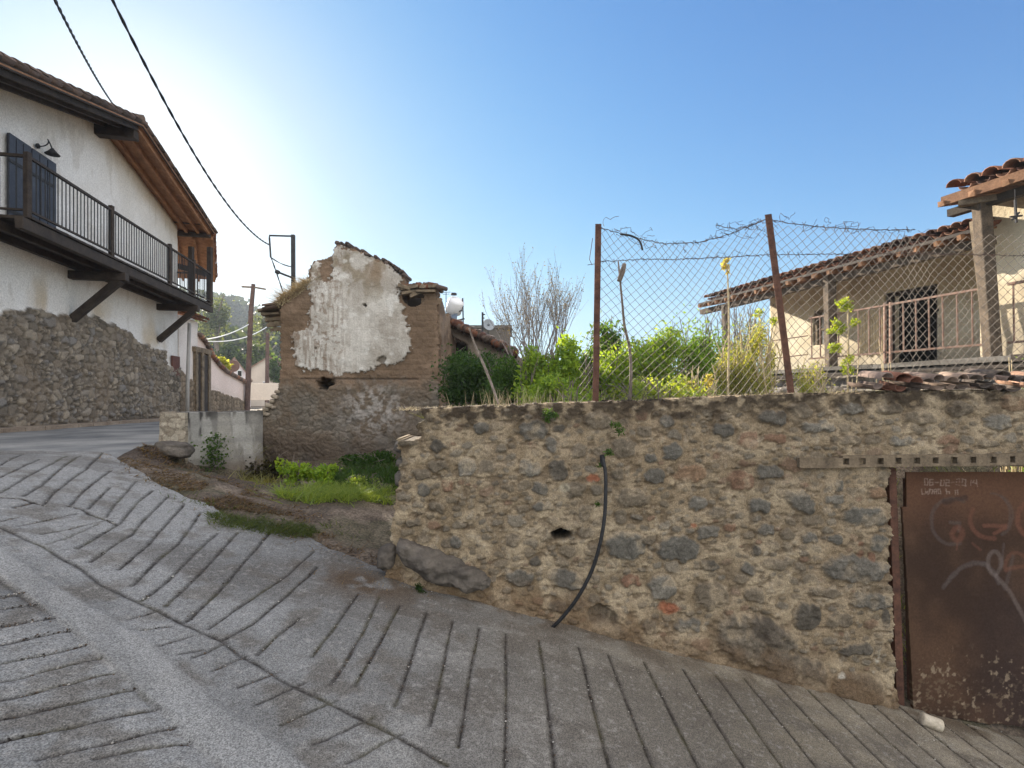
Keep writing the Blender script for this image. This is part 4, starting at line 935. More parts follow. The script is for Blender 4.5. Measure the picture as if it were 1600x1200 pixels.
relief('wall', O0, RD, RN, np.arange(0, yu(13.8), .03), np.arange(-.4, 2.84, .03), lambda u, v: (fbm(u*1.3, v*1.3, 4, 4)-.5)*.06, crm(3, .5),
       lambda u, v: ~((u > win[0]) & (u < win[1]) & (v > win[2]) & (v < win[3])) & ~((u+jj(u, v) > door[0]) & (u < door[1]+jj(v, u)) & (v > door[2]) & (v+jj(u, v) < door[3])), .4, M_plaster_c if 'M_plaster_c' in globals() else material('cream_plaster', bump=.5, bscale=24, bscale2=6, vary=.14, bdist=.012), vh)
def rbox(mb, ya, yb, oa, ob, z0, z1, jit=0):
    a = RL((ya+yb)/2, (oa+ob)/2, (z0+z1)/2); mb.box(a, RD*(yb-ya)/.955/2, -RN*(ob-oa)/2, (0, 0, (z1-z0)/2), None, jit)
MC = MAT['cream_plaster']; M_rail = material('faded_rusty_paint', (.20, .115, .085), (.36, .245, .19), 14, .85, .3, 60)
m_ = MB(); rbox(m_, 8.3, 13.7, 4.2, 4.4, -.4, 2.9); m_.done('rear_wall', M_dark, vh)
m_ = MB(); rbox(m_, 13.45, 13.8, 1.95, 4.4, -.4, 2.84); m_.done('end_wall', MC, vh)
m_ = MB(); rbox(m_, 8.2, 8.5, 1.95, 4.4, -.4, 2.84); m_.done('partition_wall', MC, vh)
# near block
relief('front_room_wall', RL(4.6, .34), RD, RN, np.arange(0, (8.1-4.6)/.955, .03), np.arange(-.2, 3.1, .03), lambda u, v: (fbm(u*1.3, v*1.3, 4, 14)-.5)*.05, crm(9, .5), None, .35, MC, vh)
m_ = MB(); rbox(m_, 7.78, 8.1, .71, 1.9, -.2, 3.12); m_.done('front_room_end_wall', MC, vh)
for f, nm in (((11.93, 12.5, 1.25, 2.1), 'window'), ((9.83, 10.81, .6, 2.17), 'door')):
    m_ = MB()
    for (ya, yb, z0, z1) in ((f[0], f[0]+.07, f[2], f[3]), (f[1]-.07, f[1], f[2], f[3]), (f[0]+.07, f[1]-.07, f[3]-.07, f[3])):
        rbox(m_, ya, yb, 1.62, 1.75, z0, z1)
    fr = m_.done(nm+'_frame', M_wood if nm == 'door' else M_greywood, vh)
    if nm == 'window':
        for k in range(5):
            s = MB(); y = 12.0+k*.105; s.beam(RL(y, 1.68, 1.27), RL(y, 1.68, 2.05), .03, .03, (0, 1, 0)); s.done('window_bar', M_white if k % 2 else M_greywood, fr)
        s = MB(); s.beam(RL(11.95, 1.66, 1.62), RL(12.48, 1.66, 1.62), .04, .05); s.done('window_rail', M_greywood, fr)
# roofs
sl_ = (-RN+Vector((0, 0, .21))).normalized()
tiles('roof_tiles', RL(7.75, -.12, 2.60), RD, sl_, 34, 14, T_R, vh, .185, .36, .082, 31, .016)
m_ = MB(); a = RL(7.75, -.1, 2.52); b = RL(13.9, -.1, 2.52); q = sl_*1.25; m_.box((a+b)/2+q, (b-a)/2, q, RD.cross(sl_)*.014); m_.done('roof_boarding', M_wood2, vh)
for i in range(20):
    y = 7.9+i*.315; m_ = MB(); a = RL(y, -.16+random.uniform(-.05, .03), 2.455); m_.beam(a, a+sl_*2.3, .06, .08, jit=.006); m_.done('rafter', M_wood2, vh)
m_ = MB(); m_.beam(RL(7.7, .08, 2.36), RL(14.15, .08, 2.34), .13, .13, jit=.01); m_.done('eave_beam', M_post, vh)
m_ = MB(); m_.beam(RL(7.7, -.1, 2.53), RL(14.0, -.1, 2.53), .03, .05, jit=.008); m_.done('fascia', M_wood, vh)
tiles('roof_tiles', RL(4.5, -.42, 3.14), RD, sl_, 15, 9, T_R, vh, .235, .4, .105, 33, .012)
m_ = MB(); a = RL(4.5, -.4, 3.06); b = RL(7.95, -.4, 3.06); q = sl_*1.4; m_.box((a+b)/2+q, (b-a)/2, q, RD.cross(sl_)*.014); m_.done('roof_boarding', M_wood2, vh)
m_ = MB(); m_.beam(RL(4.5, -.40, 3.02), RL(7.95, -.40, 3.02), .05, .13, jit=.01); m_.done('fascia', material('orange_brown_wood', (.17, .08, .04), (.28, .15, .08), 5, .8, .4, 40), vh)
m_ = MB(); m_.beam(RL(4.5, -.16, 2.88), RL(8.05, -.16, 2.88), .14, .12, jit=.008); m_.done('eave_beam', M_wood, vh)
for i in range(9):
    y = 4.8+i*.39; m_ = MB(); a = RL(y, -.44, 2.985); m_.beam(a, a+sl_*1.6, .08, .08, jit=.006); m_.done('rafter', M_wood2, vh)
m_ = MB(); m_.beam(P(1497, 319, 7.75), P(1560, 309, 7.45), .14, .08, jit=.006); m_.done('tie_beam', M_greywood, vh)
# posts
for (x0, y0, x1, y1, d, w, m) in [(1133, 476, 1136, 560, 13.1, .15, M_post), (1296, 430, 1299, 590, 10.3, .17, M_post)]:
    m_ = MB(); m_.beam(P(x0, y0, d), P(x1, y1, d), w, w, (0, 1, 0), jit=.006); bevel(m_.done('veranda_post', m, vh), .015)
m_ = MB(); m_.beam(P(1533, 312, 7.62), P(1552, 572, 7.62), .17, .17, (0, 1, 0), jit=.006); bevel(m_.done('veranda_post', M_post, vh), .015)
m_ = MB(); m_.beam(P(1522, 345, 7.72), P(1538, 480, 7.72), .06, .1, (0, 1, 0), jit=.006); m_.done('post_brace', M_greywood, vh)
# floor, plinth
m_ = MB()
for i in range(6): rbox(m_, 7.4+i*1.07, 7.4+(i+1)*1.07-.015, -.14, 1.6, .52, .59, .012)
m_.done('veranda_floor', M_conc, vh)
m_ = MB(); rbox(m_, 4.5, 7.4, -.18, .56, .50, .60); rbox(m_, 4.5, 13.8, -.22, -.12, .41, .47, .01); m_.done('floor_edge', M_wood, vh)
plc = lambda u, v, h: cmix((.16, .14, .12), (.38, .34, .29), ss(.3, .66, fbm(u*3, v*7, 5, 7)))
relief('plinth', RL(4.5, -.05), RD, RN, np.arange(0, 9.6, .03), np.arange(-.5, .5, .03), lambda u, v: (fbm(u*5, v*8, 4, 9)-.5)*.12, plc, None, .3, M_adobe, vh)
relief('step', RL(5.5, -.75), RD, RN, np.arange(0, 7.6, .03), np.arange(-.5, .22, .03), lambda u, v: (fbm(u*5, v*8, 4, 19)-.5)*.14, plc, lambda u, v: v < .17+(fbm(u*3, u*0, 3, 5)-.5)*.16, .5, M_adobe, vh)
# railing
rl = [(10.9, 'n'), (7.75, 'n')]
for (ya, yb) in ((7.7, 10.85), (4.6, 7.55)):
    for z, w in ((1.66, .035), (.80, .03)):
        m_ = MB(); m_.beam(RL(ya, .1, z), RL(yb, .1, z), w, w, jit=.004); m_.done('railing_rail', M_rail, vh)
    n = int((yb-ya)/.2)
    for i in range(n+1):
        y = ya+.08+i*.2; m_ = MB(); m_.tube([RL(y, .1, .80), RL(y+.01, .1, 1.66)], .014, 6); m_.done('railing_bar', M_rail, vh)
for px in (1391, 1382):
    m_ = MB(); k = (px-CX)/FF; Y = 9.65/(k+.31); m_.beam(RL(Y, .1, .6), RL(Y, .1, 1.70), .035, .035, (0, 1, 0)); m_.done('railing_post', M_rail, vh)
m_ = MB(); m_.beam(RL(10.9, .12, 1.30), RL(13.2, .12, 1.28), .02, .02); m_.beam(RL(10.9, .12, .9), RL(13.2, .12, .86), .02, .02)
m_.done('wire_rail', M_rust, vh)
rs_ = thing('reed_screen', RL(11.2, .2, .6), 'short screen of upright dry reeds at the far end of the veranda railing', 'screen')
bb = []; m_ = MB()
for i in range(26):
    x = 1341+i*1.75; d = 9.9-.02*i; m_.tube([P(x, 556+random.uniform(-3, 3), d), P(x+random.uniform(-2, 2), 490+random.uniform(-4, 9), d)], .011, 5)
m_.done('reeds', M_straw, rs_)
cx_ = thing('iron_cross', P(1588, 330, 6.9), 'small dark iron cross hanging under the eave against the lit cream wall', 'ornament')
m_ = MB(); m_.beam(P(1586, 312, 6.9), P(1588, 348, 6.9), .022, .022, (0, 1, 0)); m_.beam(P(1578, 339, 6.9), P(1597, 337, 6.9), .02, .022); m_.tube([P(1586, 296, 6.9), P(1586, 312, 6.9)], .004, 4); m_.beam(P(1582, 343, 6.9), P(1592, 332, 6.9), .03, .02); m_.done('cross_bars', M_iron, cx_)
# ============================================================= tiles lying on the wall above the gate
for k in range(13):
    x = 1374+k*19.; yy = 607-.02*(x-1372); m_ = MB(); c = random.choice(T_R[:2]+T_B+[(.34, .19, .12), (.27, .19, .14)])
    tl = tiles('coping_tile', Vector((0, 0, 0)), (math.cos(random.uniform(-.35, .35)), math.sin(random.uniform(-.35, .35)), random.uniform(-.12, .12)), (random.uniform(-.3, .3), 1, .22), 1, 1, [tuple(q*.95+.02 for q in c)], bw, .17, random.uniform(.22, .3), random.uniform(.05, .066), 60+k)
    tl.location = P(x, yy+random.uniform(-3, 5), WY-.03+random.uniform(-.03, .05))-Vector((0, 0, 0))
# ============================================================= chain link fence
FY = 4.5
fn = thing('chain_link_fence', (2.6, FY, -.1), 'sagging chain link fence with barbed wire on two rusty posts behind the wall', 'fence')
for (x0, y0, x1, y1, w) in ((934.5, 350, 930, 640, .05), (1200, 335, 1239, 640, .055)):
    m_ = MB(); a = P(x0, y0, FY-.03); b = P(x1, y1, FY-.03); d = (b-a).normalized()
    m_.beam(a, b, w, .008, (0, 0, 1) if 0 else (0, 1, 0), jit=.001); m_.beam(a+Vector((w/2, .02, 0)), b+Vector((w/2, .02, 0)), .008, .045, (0, 1, 0)); m_.done('fence_post', M_rust, fn)
TPX = [890, 932, 960, 985, 1040, 1090, 1140, 1200, 1240, 1290, 1350, 1430, 1550, 1660]; TPY = [440, 357, 366, 374, 383, 382, 371, 345, 352, 358, 361, 366, 368, 372]
def fpt(px, t, k=0):
    top = np.interp(px, TPX, TPY); z1 = (HZ-top)/FF*FY; z0 = -.12; z = z0+(z1-z0)*t; X = (px-CX)/FF*FY
    X = X+.03*np.sin(t*5+px/60)*(t)+.02*(vnoise(px/40, t*4, 3)-.5); Yy = FY+.05*np.sin(px/47+t*2)+.04*(vnoise(px/30, t*5, 9)-.5)
    return (X, Yy, z+.012*(vnoise(px/25, t*7, 5)-.5))
V = []; F = []; pitch = 6.9; NK = 37
def wire_tube(pts, r, n=3):
    b = len(V); m = len(pts)
    for i, p in enumerate(pts):
        for k in range(n):
            a = 2*math.pi*k/n; V.append((p[0]+r*math.cos(a), p[1]+r*math.sin(a), p[2]+r*.5*math.sin(a)))
    for i in range(m-1):
        for k in range(n): F.append((b+i*n+k, b+i*n+(k+1) % n, b+(i+1)*n+(k+1) % n, b+(i+1)*n+k))
i0 = 0; px = 906.
while px < 1650:
    pts = []
    kmax = NK if px > 930 else int(NK*(.35+.2*((px-906)/24)))
    ks = np.arange(kmax+1); q = fpt(px+((ks+i0) % 2)*pitch, ks/NK); pts = list(zip(q[0], q[1]+.0022*np.where(ks % 2, 1, -1), q[2]))
    wire_tube(pts, .003); px += pitch; i0 += 1
fast('wire_mesh', V, F, M_wire, fn)
def barbed(name, pxs, pys, r=.0022, tang=0, seed=0, dy=0):
    rr = random.Random(seed); m_ = MB(); P0 = []
    n = int((pxs[-1]-pxs[0])/4)
    for i in range(n+1):
        x = pxs[0]+(pxs[-1]-pxs[0])*i/n; y = np.interp(x, pxs, pys); P0.append(P(x, y+rr.uniform(-1, 1), FY-.02+dy+rr.uniform(-.01, .01)))
    for ph in (0, math.pi): m_.tube([p+Vector((0, .004*math.cos(i*1.6+ph), .004*math.sin(i*1.6+ph))) for i, p in enumerate(P0)], r, 4)
    for i in range(2, len(P0), 4):
        for _ in range(2):
            d = Vector((rr.uniform(-1, 1), rr.uniform(-1, 1), rr.uniform(-1, 1))).normalized()*.03; m_.tube([P0[i]-d, P0[i]+d], r*.8, 4)
    for t in range(tang):
        x = rr.uniform(pxs[0], pxs[-1]); y = np.interp(x, pxs, pys); q = P(x, y, FY-.02); pts = []
        for i in range(9): q = q+Vector((rr.uniform(-.02, .05), rr.uniform(-.02, .02), rr.uniform(-.035, .035))); pts.append(q.copy())
        m_.tube(pts, r*.8, 4)
    return m_.done(name, M_bwire, fn)
barbed('barbed_wire', [934, 960, 985, 1040, 1090, 1140, 1175, 1200], [355, 362, 370, 381, 379, 366, 352, 342], .0024, 18, 1)
barbed('barbed_wire', [1200, 1240, 1290, 1350, 1400, 1430], [342, 350, 355, 358, 360, 359], .0024, 14, 2)
barbed('barbed_wire', [936, 1000, 1060, 1130, 1205, 1300, 1420, 1620], [409, 405, 405, 402, 398, 397, 396, 400], .002, 3, 3)
barbed('barbed_wire', [1118, 1150, 1190], [352, 358, 345], .002, 8, 4)
m_ = MB(); m_.tube([P(926, 372, FY), P(923, 392, FY+.02), P(921, 405, FY), P(925, 414, FY-.02)], .003, 5); m_.tube([P(918, 414, FY), P(932, 412, FY)], .003, 4); m_.done('loose_wire', M_bwire, fn)
m_ = MB(); m_.tube(smooth_path([P(969, 366, FY-.04), P(985, 368, FY-.05), P(999, 376, FY-.05), P(1004, 391, FY-.04)], 4), .009, 8)
tag(m_.done('rubber_strip', M_pipe, None, True), 'short curved black rubber strip caught on top of the fence', 'rubber strip')
# dead sticks
def stick(name, pts, rs, lab, m=M_bark, cat='branch'):
    m_ = MB(); m_.tube(smooth_path(pts, 4), np.interp(np.linspace(0, 1, (len(pts)-1)*4+1), np.linspace(0, 1, len(rs)), rs).tolist(), 7); return tag(m_.done(name, m, None, True), lab, cat)
stick('dead_branch', [P(967, 440, 4.44), P(972, 425, 4.43), P(976, 412, 4.43)], [.02, .026, .016], 'short thick grey piece of wood caught high in the wire mesh')
stick('dead_branch', [P(966, 408, 4.47), P(968, 428, 4.46), P(972, 470, 4.5), P(976, 510, 4.55), P(984, 545, 4.6), P(986, 585, 4.6), P(984, 625, 4.6)], [.006, .008, .010, .012, .013, .015, .018], 'long thin crooked dead branch standing against the mesh beside the left post')
stick('dead_branch', [P(733, 512, 5.4), P(742, 538, 5.4), P(756, 570, 5.3), P(768, 600, 5.2), P(779, 632, 5.0)], [.008, .011, .014, .014, .013], 'pale bare stick leaning left in front of the dark green bush')
# ============================================================= plants
LG1 = (.05, .11, .022); LG2 = (.15, .26, .045); LB1 = (.12, .22, .035); LB2 = (.32, .43, .065); LY1 = (.20, .27, .06); LY2 = (.50, .46, .19)
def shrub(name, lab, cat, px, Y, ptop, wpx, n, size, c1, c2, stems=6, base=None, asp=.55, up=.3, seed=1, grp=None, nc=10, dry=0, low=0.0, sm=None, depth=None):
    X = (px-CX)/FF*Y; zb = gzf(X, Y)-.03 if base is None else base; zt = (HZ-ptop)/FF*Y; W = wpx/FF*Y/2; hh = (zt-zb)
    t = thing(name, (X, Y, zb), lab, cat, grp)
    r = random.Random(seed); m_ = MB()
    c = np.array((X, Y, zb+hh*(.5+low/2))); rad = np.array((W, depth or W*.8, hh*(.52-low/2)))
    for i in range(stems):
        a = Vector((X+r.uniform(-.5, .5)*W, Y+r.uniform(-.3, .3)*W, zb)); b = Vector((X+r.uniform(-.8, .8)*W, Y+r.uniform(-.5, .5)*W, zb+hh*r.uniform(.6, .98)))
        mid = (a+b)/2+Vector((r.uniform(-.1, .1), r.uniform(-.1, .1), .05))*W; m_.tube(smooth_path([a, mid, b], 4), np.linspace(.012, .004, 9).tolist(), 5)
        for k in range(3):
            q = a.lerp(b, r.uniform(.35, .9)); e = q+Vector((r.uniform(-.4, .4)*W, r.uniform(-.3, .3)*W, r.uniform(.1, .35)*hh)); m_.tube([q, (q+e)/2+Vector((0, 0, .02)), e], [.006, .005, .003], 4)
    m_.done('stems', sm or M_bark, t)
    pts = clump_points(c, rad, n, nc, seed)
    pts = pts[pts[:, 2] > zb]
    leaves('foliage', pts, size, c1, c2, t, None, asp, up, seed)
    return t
G1 = 'leafy shrubs growing in the garden behind the wall'
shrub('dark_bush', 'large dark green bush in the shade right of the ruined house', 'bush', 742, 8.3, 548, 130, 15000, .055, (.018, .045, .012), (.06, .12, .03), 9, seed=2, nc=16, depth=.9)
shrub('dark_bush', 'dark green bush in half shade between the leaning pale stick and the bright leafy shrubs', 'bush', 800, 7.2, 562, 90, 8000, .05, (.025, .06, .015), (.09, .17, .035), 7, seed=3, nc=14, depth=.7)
shrub('leafy_shrub', 'bright yellow green leafy shrub in front of the bare tree, leftmost of the sunlit shrubs', 'shrub', 838, 6.3, 536, 90, 4200, .06, LB1, LB2, 9, seed=4, nc=18, grp=G1)
shrub('leafy_shrub', 'sunlit light green shrub just left of the left rusty post', 'shrub', 895, 6.0, 536, 100, 6500, .055, LB1, LB2, 9, seed=5, nc=20, grp=G1)
shrub('leafy_shrub', 'small sunlit shrub low on the wall between the bare tree and the left post', 'shrub', 862, 5.4, 580, 90, 1900, .05, LB1, LB2, 7, seed=6, nc=14, grp=G1)
shrub('small_tree', 'young slender tree with sparse leaves rising above the shrubs right of the left post', 'tree', 957, 6.8, 476, 66, 1500, .055, LG1, LB1, 6, seed=7, nc=16, low=.35)
shrub('leafy_shrub', 'bright green shrub behind the crooked dead branch', 'shrub', 978, 6.4, 530, 110, 8500, .052, LB1, LB2, 9, seed=8, nc=20, grp=G1)
shrub('leafy_shrub', 'bushy bright green shrub midway between the two rusty posts', 'shrub', 1035, 6.6, 520, 120, 11000, .047, LG2, LB2, 9, seed=9, nc=22, grp=G1)
shrub('leafy_shrub', 'tallest bushy mid green shrub left of the thin flower stalk', 'shrub', 1090, 6.8, 490, 110, 12500, .045, LG2, (.26, .40, .06), 9, seed=10, nc=24, grp=G1)
shrub('leafy_shrub', 'darker green shrub filling the gap below the slender young tree', 'shrub', 940, 7.4, 540, 130, 9000, .05, LG1, LB1, 9, seed=14, nc=20, grp=G1)
shrub('thin_shrub', 'thin olive green twiggy bush under the far end of the veranda roof', 'bush', 1165, 9.0, 472, 84, 3600, .035, (.16, .19, .07), (.36, .38, .15), 26, seed=11, nc=22)
shrub('low_growth', 'low green weeds just above the wall between dry stalks left of the fence', 'weeds', 900, 5.0, 598, 90, 1500, .035, LG2, LB2, 6, seed=12, nc=14)
shrub('low_growth', 'low mixed green weeds at the foot of the bushy shrubs midway between the posts', 'weeds', 1030, 5.1, 582, 170, 4500, .035, LG2, (.36, .40, .10), 10, seed=13, nc=26)
def fennel(lab, px, Y, ptop, wpx, n, seed, c1=LY1, c2=LY2, stems=9, size=.026, cat='fennel plant'):
    return shrub('fennel_plant', lab, cat, px, Y, ptop, wpx, n, size, c1, c2, stems, seed=seed, nc=max(8, stems), asp=.4, up=.8, grp='yellowing fennel plants along the fence', sm=M_straw)
fennel('broad yellow dried fennel plant at the foot of the thin flower stalk', 1140, 5.4, 520, 66, 5200, 21)
fennel('dense yellow green fennel plant directly left of the right rusty post', 1192, 5.2, 498, 74, 5600, 22)
fennel('low yellow green plant directly right of the right rusty post', 1262, 5.0, 560, 70, 3000, 23, (.22, .32, .05), LY2)
fennel('low pale yellow plant at the foot of the tall leafy stalk', 1306, 5.0, 570, 60, 1900, 24, (.24, .34, .05), LY2)
fennel('low straw coloured plant beside the dry stalks between the posts', 1095, 5.0, 566, 60, 1700, 27, (.3, .28, .1), (.6, .52, .26))
fennel('small yellow green tuft on the slope below the veranda railing', 1380, 6.0, 572, 44, 700, 25, (.16, .26, .04), (.4, .42, .1))
fennel('bright green tuft above the coping tiles at the right edge', 1590, 5.2, 568, 56, 1000, 26, (.10, .24, .04), (.26, .38, .08))
def stalk(lab, px, Y, y0, y1, clumps, seed, c1=(.18, .28, .04), c2=(.40, .44, .09)):
    r = random.Random(seed); X = (px-CX)/FF*Y; t = thing('flower_stalk', (X, Y, gzf(X, Y)), lab, 'plant'); m_ = MB()
    m_.tube(smooth_path([Vector((X, Y, gzf(X, Y)-.05)), P(px+3, (y0+y1)/2, Y), P(px, y0, Y)], 5), np.linspace(.012, .006, 11).tolist(), 6)
    pts = []
    for (cx, cy, rx_, ry_, n) in clumps:
        m_.tube([P(px+1, cy+14, Y), P(cx, cy, Y)], [.006, .004], 5); pts.append(clump_points(P(cx, cy, Y), (rx_/FF*Y, rx_/FF*Y*.8, ry_/FF*Y), n, 7, seed+len(pts)))
    m_.done('stem', M_straw, t)
    for i, q in enumerate(pts): leaves('flower_head', q, .028, c1, c2, t, None, .6, .5, seed+i)
    return t
stalk('tall stalk with bright yellow green leafy heads in front of the second veranda post', 1322, 5.1, 462, 600, [(1322, 475, 15, 16, 420), (1312, 512, 20, 14, 380), (1336, 503, 10, 10, 120), (1306, 545, 18, 12, 240), (1326, 570, 16, 16, 240)], 5)
stalk('tall thin stalk topped by one round yellow flower head, between the two fence posts', 1136, 4.9, 414, 600, [(1134, 413, 9, 8, 220), (1137, 425, 3, 3, 20)], 9, (.34, .32, .10), (.6, .52, .2))
stalk('thin stalk with two small yellow leaf heads left of the right post', 1186, 5.4, 492, 600, [(1186, 490, 9, 8, 130), (1210, 502, 9, 7, 120), (1190, 528, 8, 6, 70)], 12)
# dry stalks and straw along the top of the wall
r_ = np.random.default_rng(8); B = []
for _ in range(1000):
    x = r_.choice([r_.uniform(760, 950), r_.uniform(940, 1340), r_.uniform(700, 1380)]); Y = r_.uniform(4.66, 5.3); B.append(((x-CX)/FF*Y, Y, -.3))
sg = blades('dry_stalks', B, .36, (.30, .24, .13), (.62, .52, .33), None, M_straw, .12, .0035, 6, 3); sg['kind'] = 'stuff'
B = []
for _ in range(2600):
    x = r_.uniform(-1.0, 5.6); B.append((x, 4.2+r_.uniform(.02, .45), (HZ-np.interp(CX+x/WY*FF, [665, 1000, 1240, 1600], [639, 628, 616, 611]))/FF*WY-.015))
sg = blades('wall_top_litter', B, .035, (.16, .11, .06), (.42, .33, .2), None, M_straw, 1.3, .004, 7, 1); sg['kind'] = 'stuff'
B = []
x = r_.uniform(-.9, 6.0, 9000); y = r_.uniform(4.7, 8.5, 9000); B = np.stack([x, y, gz(x, y)], 1)
sg = blades('garden_grass', B, .17, (.06, .11, .03), (.24, .27, .09), None, None, .5, .006, 9, 2); sg['kind'] = 'stuff'
# dry slope in front of the veranda
B = []
y = r_.uniform(5.2, 9.5, 3500); x = 9.55-.31*y-r_.uniform(.3, 2.0, 3500); B = np.stack([x, y, gz(x, y)+.02], 1)
sg = blades('dry_grass', B, .14, (.32, .26, .15), (.62, .54, .36), None, M_straw, .9, .004, 10, 2); sg['kind'] = 'stuff'
# weeds in the wall face
for (x, y, rr_, lab, n) in [(858, 647, 15, 'green grassy tuft growing from the wall top left of the hose', 260), (962, 670, 13, 'green weed growing from the wall face right above the hose', 150), (951, 706, 9, 'small weed beside the mouth of the black hose', 90), (935, 728, 5, 'tiny weed under the hose mouth', 30), (932, 786, 5, 'tiny green weed left of the hose halfway up the wall', 30),
                          (660, 925, 15, 'dark green tuft under the long bent boulder', 260), (846, 998, 9, 'dark tuft of weed where the black hose meets the road', 150)]:
    p = P(x, y, 4.13)
    tf = thing('wall_weed', p, lab, 'weed'); q = clump_points(p-Vector((0, .05, -.035 if y > 900 else 0)), (rr_/FF*4.2, .05, rr_/FF*4.2*.8), n, 6, int(x)); leaves('leaf_tuft', q, .026, (.03, .06, .015), (.11, .2, .05) if y < 900 else (.05, .09, .03), tf, None, .4, .3, int(x))
# ---- front yard
def yard_pts(n, x0, x1, y0, y1, fn=None, seed=0):
    r = np.random.default_rng(seed); out = []
    while len(out) < n:
        px = r.uniform(x0, x1); py = r.uniform(y0, y1)
        if fn and not fn(px, py): continue
        out.append((px, py))
    return out
def pick(n, poly, r):
    xs = [p[0] for p in poly]; ys = [p[1] for p in poly]; k = n*12
    px = r.uniform(min(xs), max(xs), k); py = r.uniform(min(ys), max(ys), k); ok = inpoly(px, py, poly); px = px[ok]; py = py[ok]
    gx_, gy_ = Gb(px, py); ok = gx_ < -1.15 if np.mean(gy_) > 4.6 and np.mean(gx_) < -1.2 else np.ones(len(gx_), bool); gx_ = gx_[ok][:n]; gy_ = gy_[ok][:n]
    return gx_, gy_, np.where(gy_ < road_edge(gx_), gz(gx_, gy_)+.004, earth_z(gx_, gy_))
def yard_blades(name, lab, n, poly, hgt, c1, c2, seed, w=.005, lean=.5, kind='stuff', m=None):
    r = np.random.default_rng(seed); x, y, z = pick(int(n*1.6), poly, r); x = x+r.normal(size=len(x))*.13; y = y+r.normal(size=len(x))*.11; z = np.where(y < road_edge(x), gz(x, y), earth_z(x, y)); ok = fbm(x*4, y*4, 3, seed) > .46; x, y, z = x[ok], y[ok], z[ok]; o = blades(name, np.stack([x, y, z], 1), hgt, c1, c2, None, m, lean, w, seed, 2); o['kind'] = kind; return o
yard_blades('yard_grass', '', 1500, [(500, 745), (560, 738), (640, 735), (640, 768), (600, 768), (520, 762)], .26, (.02, .05, .014), (.07, .13, .035), 31, .007)
yard_blades('yard_grass', '', 2200, [(425, 772), (470, 760), (540, 765), (615, 770), (612, 792), (560, 790), (500, 784), (440, 780)], .12, (.12, .20, .04), (.30, .36, .10), 32, .006, .9)
yard_blades('verge_grass', '', 3000, [(300, 788), (330, 792), (380, 812), (440, 822), (510, 828), (515, 840), (480, 846), (420, 836), (370, 828), (330, 806)], .05, (.035, .055, .018), (.12, .15, .05), 33, .004, .8)
yard_blades('verge_grass', '', 900, [(380, 745), (430, 738), (440, 750), (400, 760)], .12, (.08, .09, .03), (.3, .28, .12), 35, .005, .8)
yard_blades('verge_litter', '', 4200, [(205, 705), (250, 700), (300, 715), (340, 745), (430, 780), (520, 850), (560, 880), (470, 840), (300, 780), (210, 730)], .03, (.05, .032, .024), (.24, .17, .12), 34, .007, 1.8, 'stuff')
yard_blades('verge_litter', '', 220, [(500, 870), (620, 880), (690, 935), (650, 945), (560, 915)], .02, (.08, .055, .035), (.24, .17, .11), 36, .004, 1.6, 'stuff')
def yshrub(lab, px, py, Y, ptop, wpx, n, size, c1, c2, seed, name='weed_clump'):
    X = (px-CX)/FF*Y; return shrub(name, lab, 'weeds', px, Y, ptop, wpx, n, size, c1, c2, 7, gzf(X, Y), .7, .4, seed, None, 10, depth=.3)
yshrub('bright sunlit green weed clump nearest the concrete wall', 462, 760, 7.0, 716, 56, 1000, .05, (.14, .26, .03), (.32, .42, .06), 41)
yshrub('bright sunlit weeds in the middle of the yard in front of the ruin', 507, 765, 6.9, 722, 56, 1200, .045, (.12, .24, .03), (.32, .42, .06), 42)
yshrub('low sunlit weeds near the left end of the rubble wall', 566, 772, 6.9, 742, 60, 900, .035, (.12, .22, .04), (.34, .40, .12), 43)
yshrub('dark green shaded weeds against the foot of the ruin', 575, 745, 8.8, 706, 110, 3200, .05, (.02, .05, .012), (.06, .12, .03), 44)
yshrub('dark brown dead brush heap where the concrete wall meets the ruin', 412, 745, 7.5, 708, 76, 3000, .05, (.02, .018, .012), (.07, .06, .035), 45, 'brush_heap')
iv = thing('wall_creeper', (-3.95, 7.0, -1), 'small green creeper climbing the low concrete wall', 'plant')
pp_ = []
for k in range(260):
    t = random.random(); y = 6.85+random.gauss(0, .07); X = -4.22+(y-6.6)*.75+.03; pp_.append((X+.04, y-.04, -.95+t*.45+random.uniform(-.04, .04)))
leaves('leaves', np.array(pp_), .045, (.03, .06, .02), (.10, .17, .05), iv, None, .7, .1, 3)
# pebbles and scraps on the road and yard
def pebbles(name, n, poly, s0, s1, c1, c2, seed, dz=0):
    r = np.random.default_rng(seed); mb = MB(); X_, Y_, Z_ = pick(n, poly, r)
    for x, y, z in zip(X_, Y_, Z_):
        s = r.uniform(s0, s1)*r.uniform(.4, 1)
        t = r.uniform(); c = tuple(lerp(np.array(c1), np.array(c2), t)); q = [(1, 0, 0), (-1, 0, 0), (0, 1, 0), (0, -1, 0), (0, 0, .7), (0, 0, -.7)]
        vs = [Vector((x, y, z+s*.2+dz))+Vector(v)*s*r.uniform(.7, 1.3) for v in q]; mb.add(vs, [(0, 2, 4), (2, 1, 4), (1, 3, 4), (3, 0, 4), (2, 0, 5), (1, 2, 5), (3, 1, 5), (0, 3, 5)], c)
    o = mb.done(name, M_ground, None, False, True); o['kind'] = 'stuff'; return o
pebbles('yard_pebbles', 380, [(205, 705), (300, 715), (430, 780), (600, 800), (600, 870), (500, 860), (300, 785), (210, 730)], .004, .018, (.10, .07, .05), (.26, .21, .16), 3)
pebbles('road_grit', 520, [(560, 900), (740, 940), (860, 1005), (1110, 1065), (1400, 1125), (1500, 1160), (1300, 1160), (1000, 1090), (760, 1010), (600, 960)], .002, .007, (.12, .08, .05), (.60, .56, .5), 4)
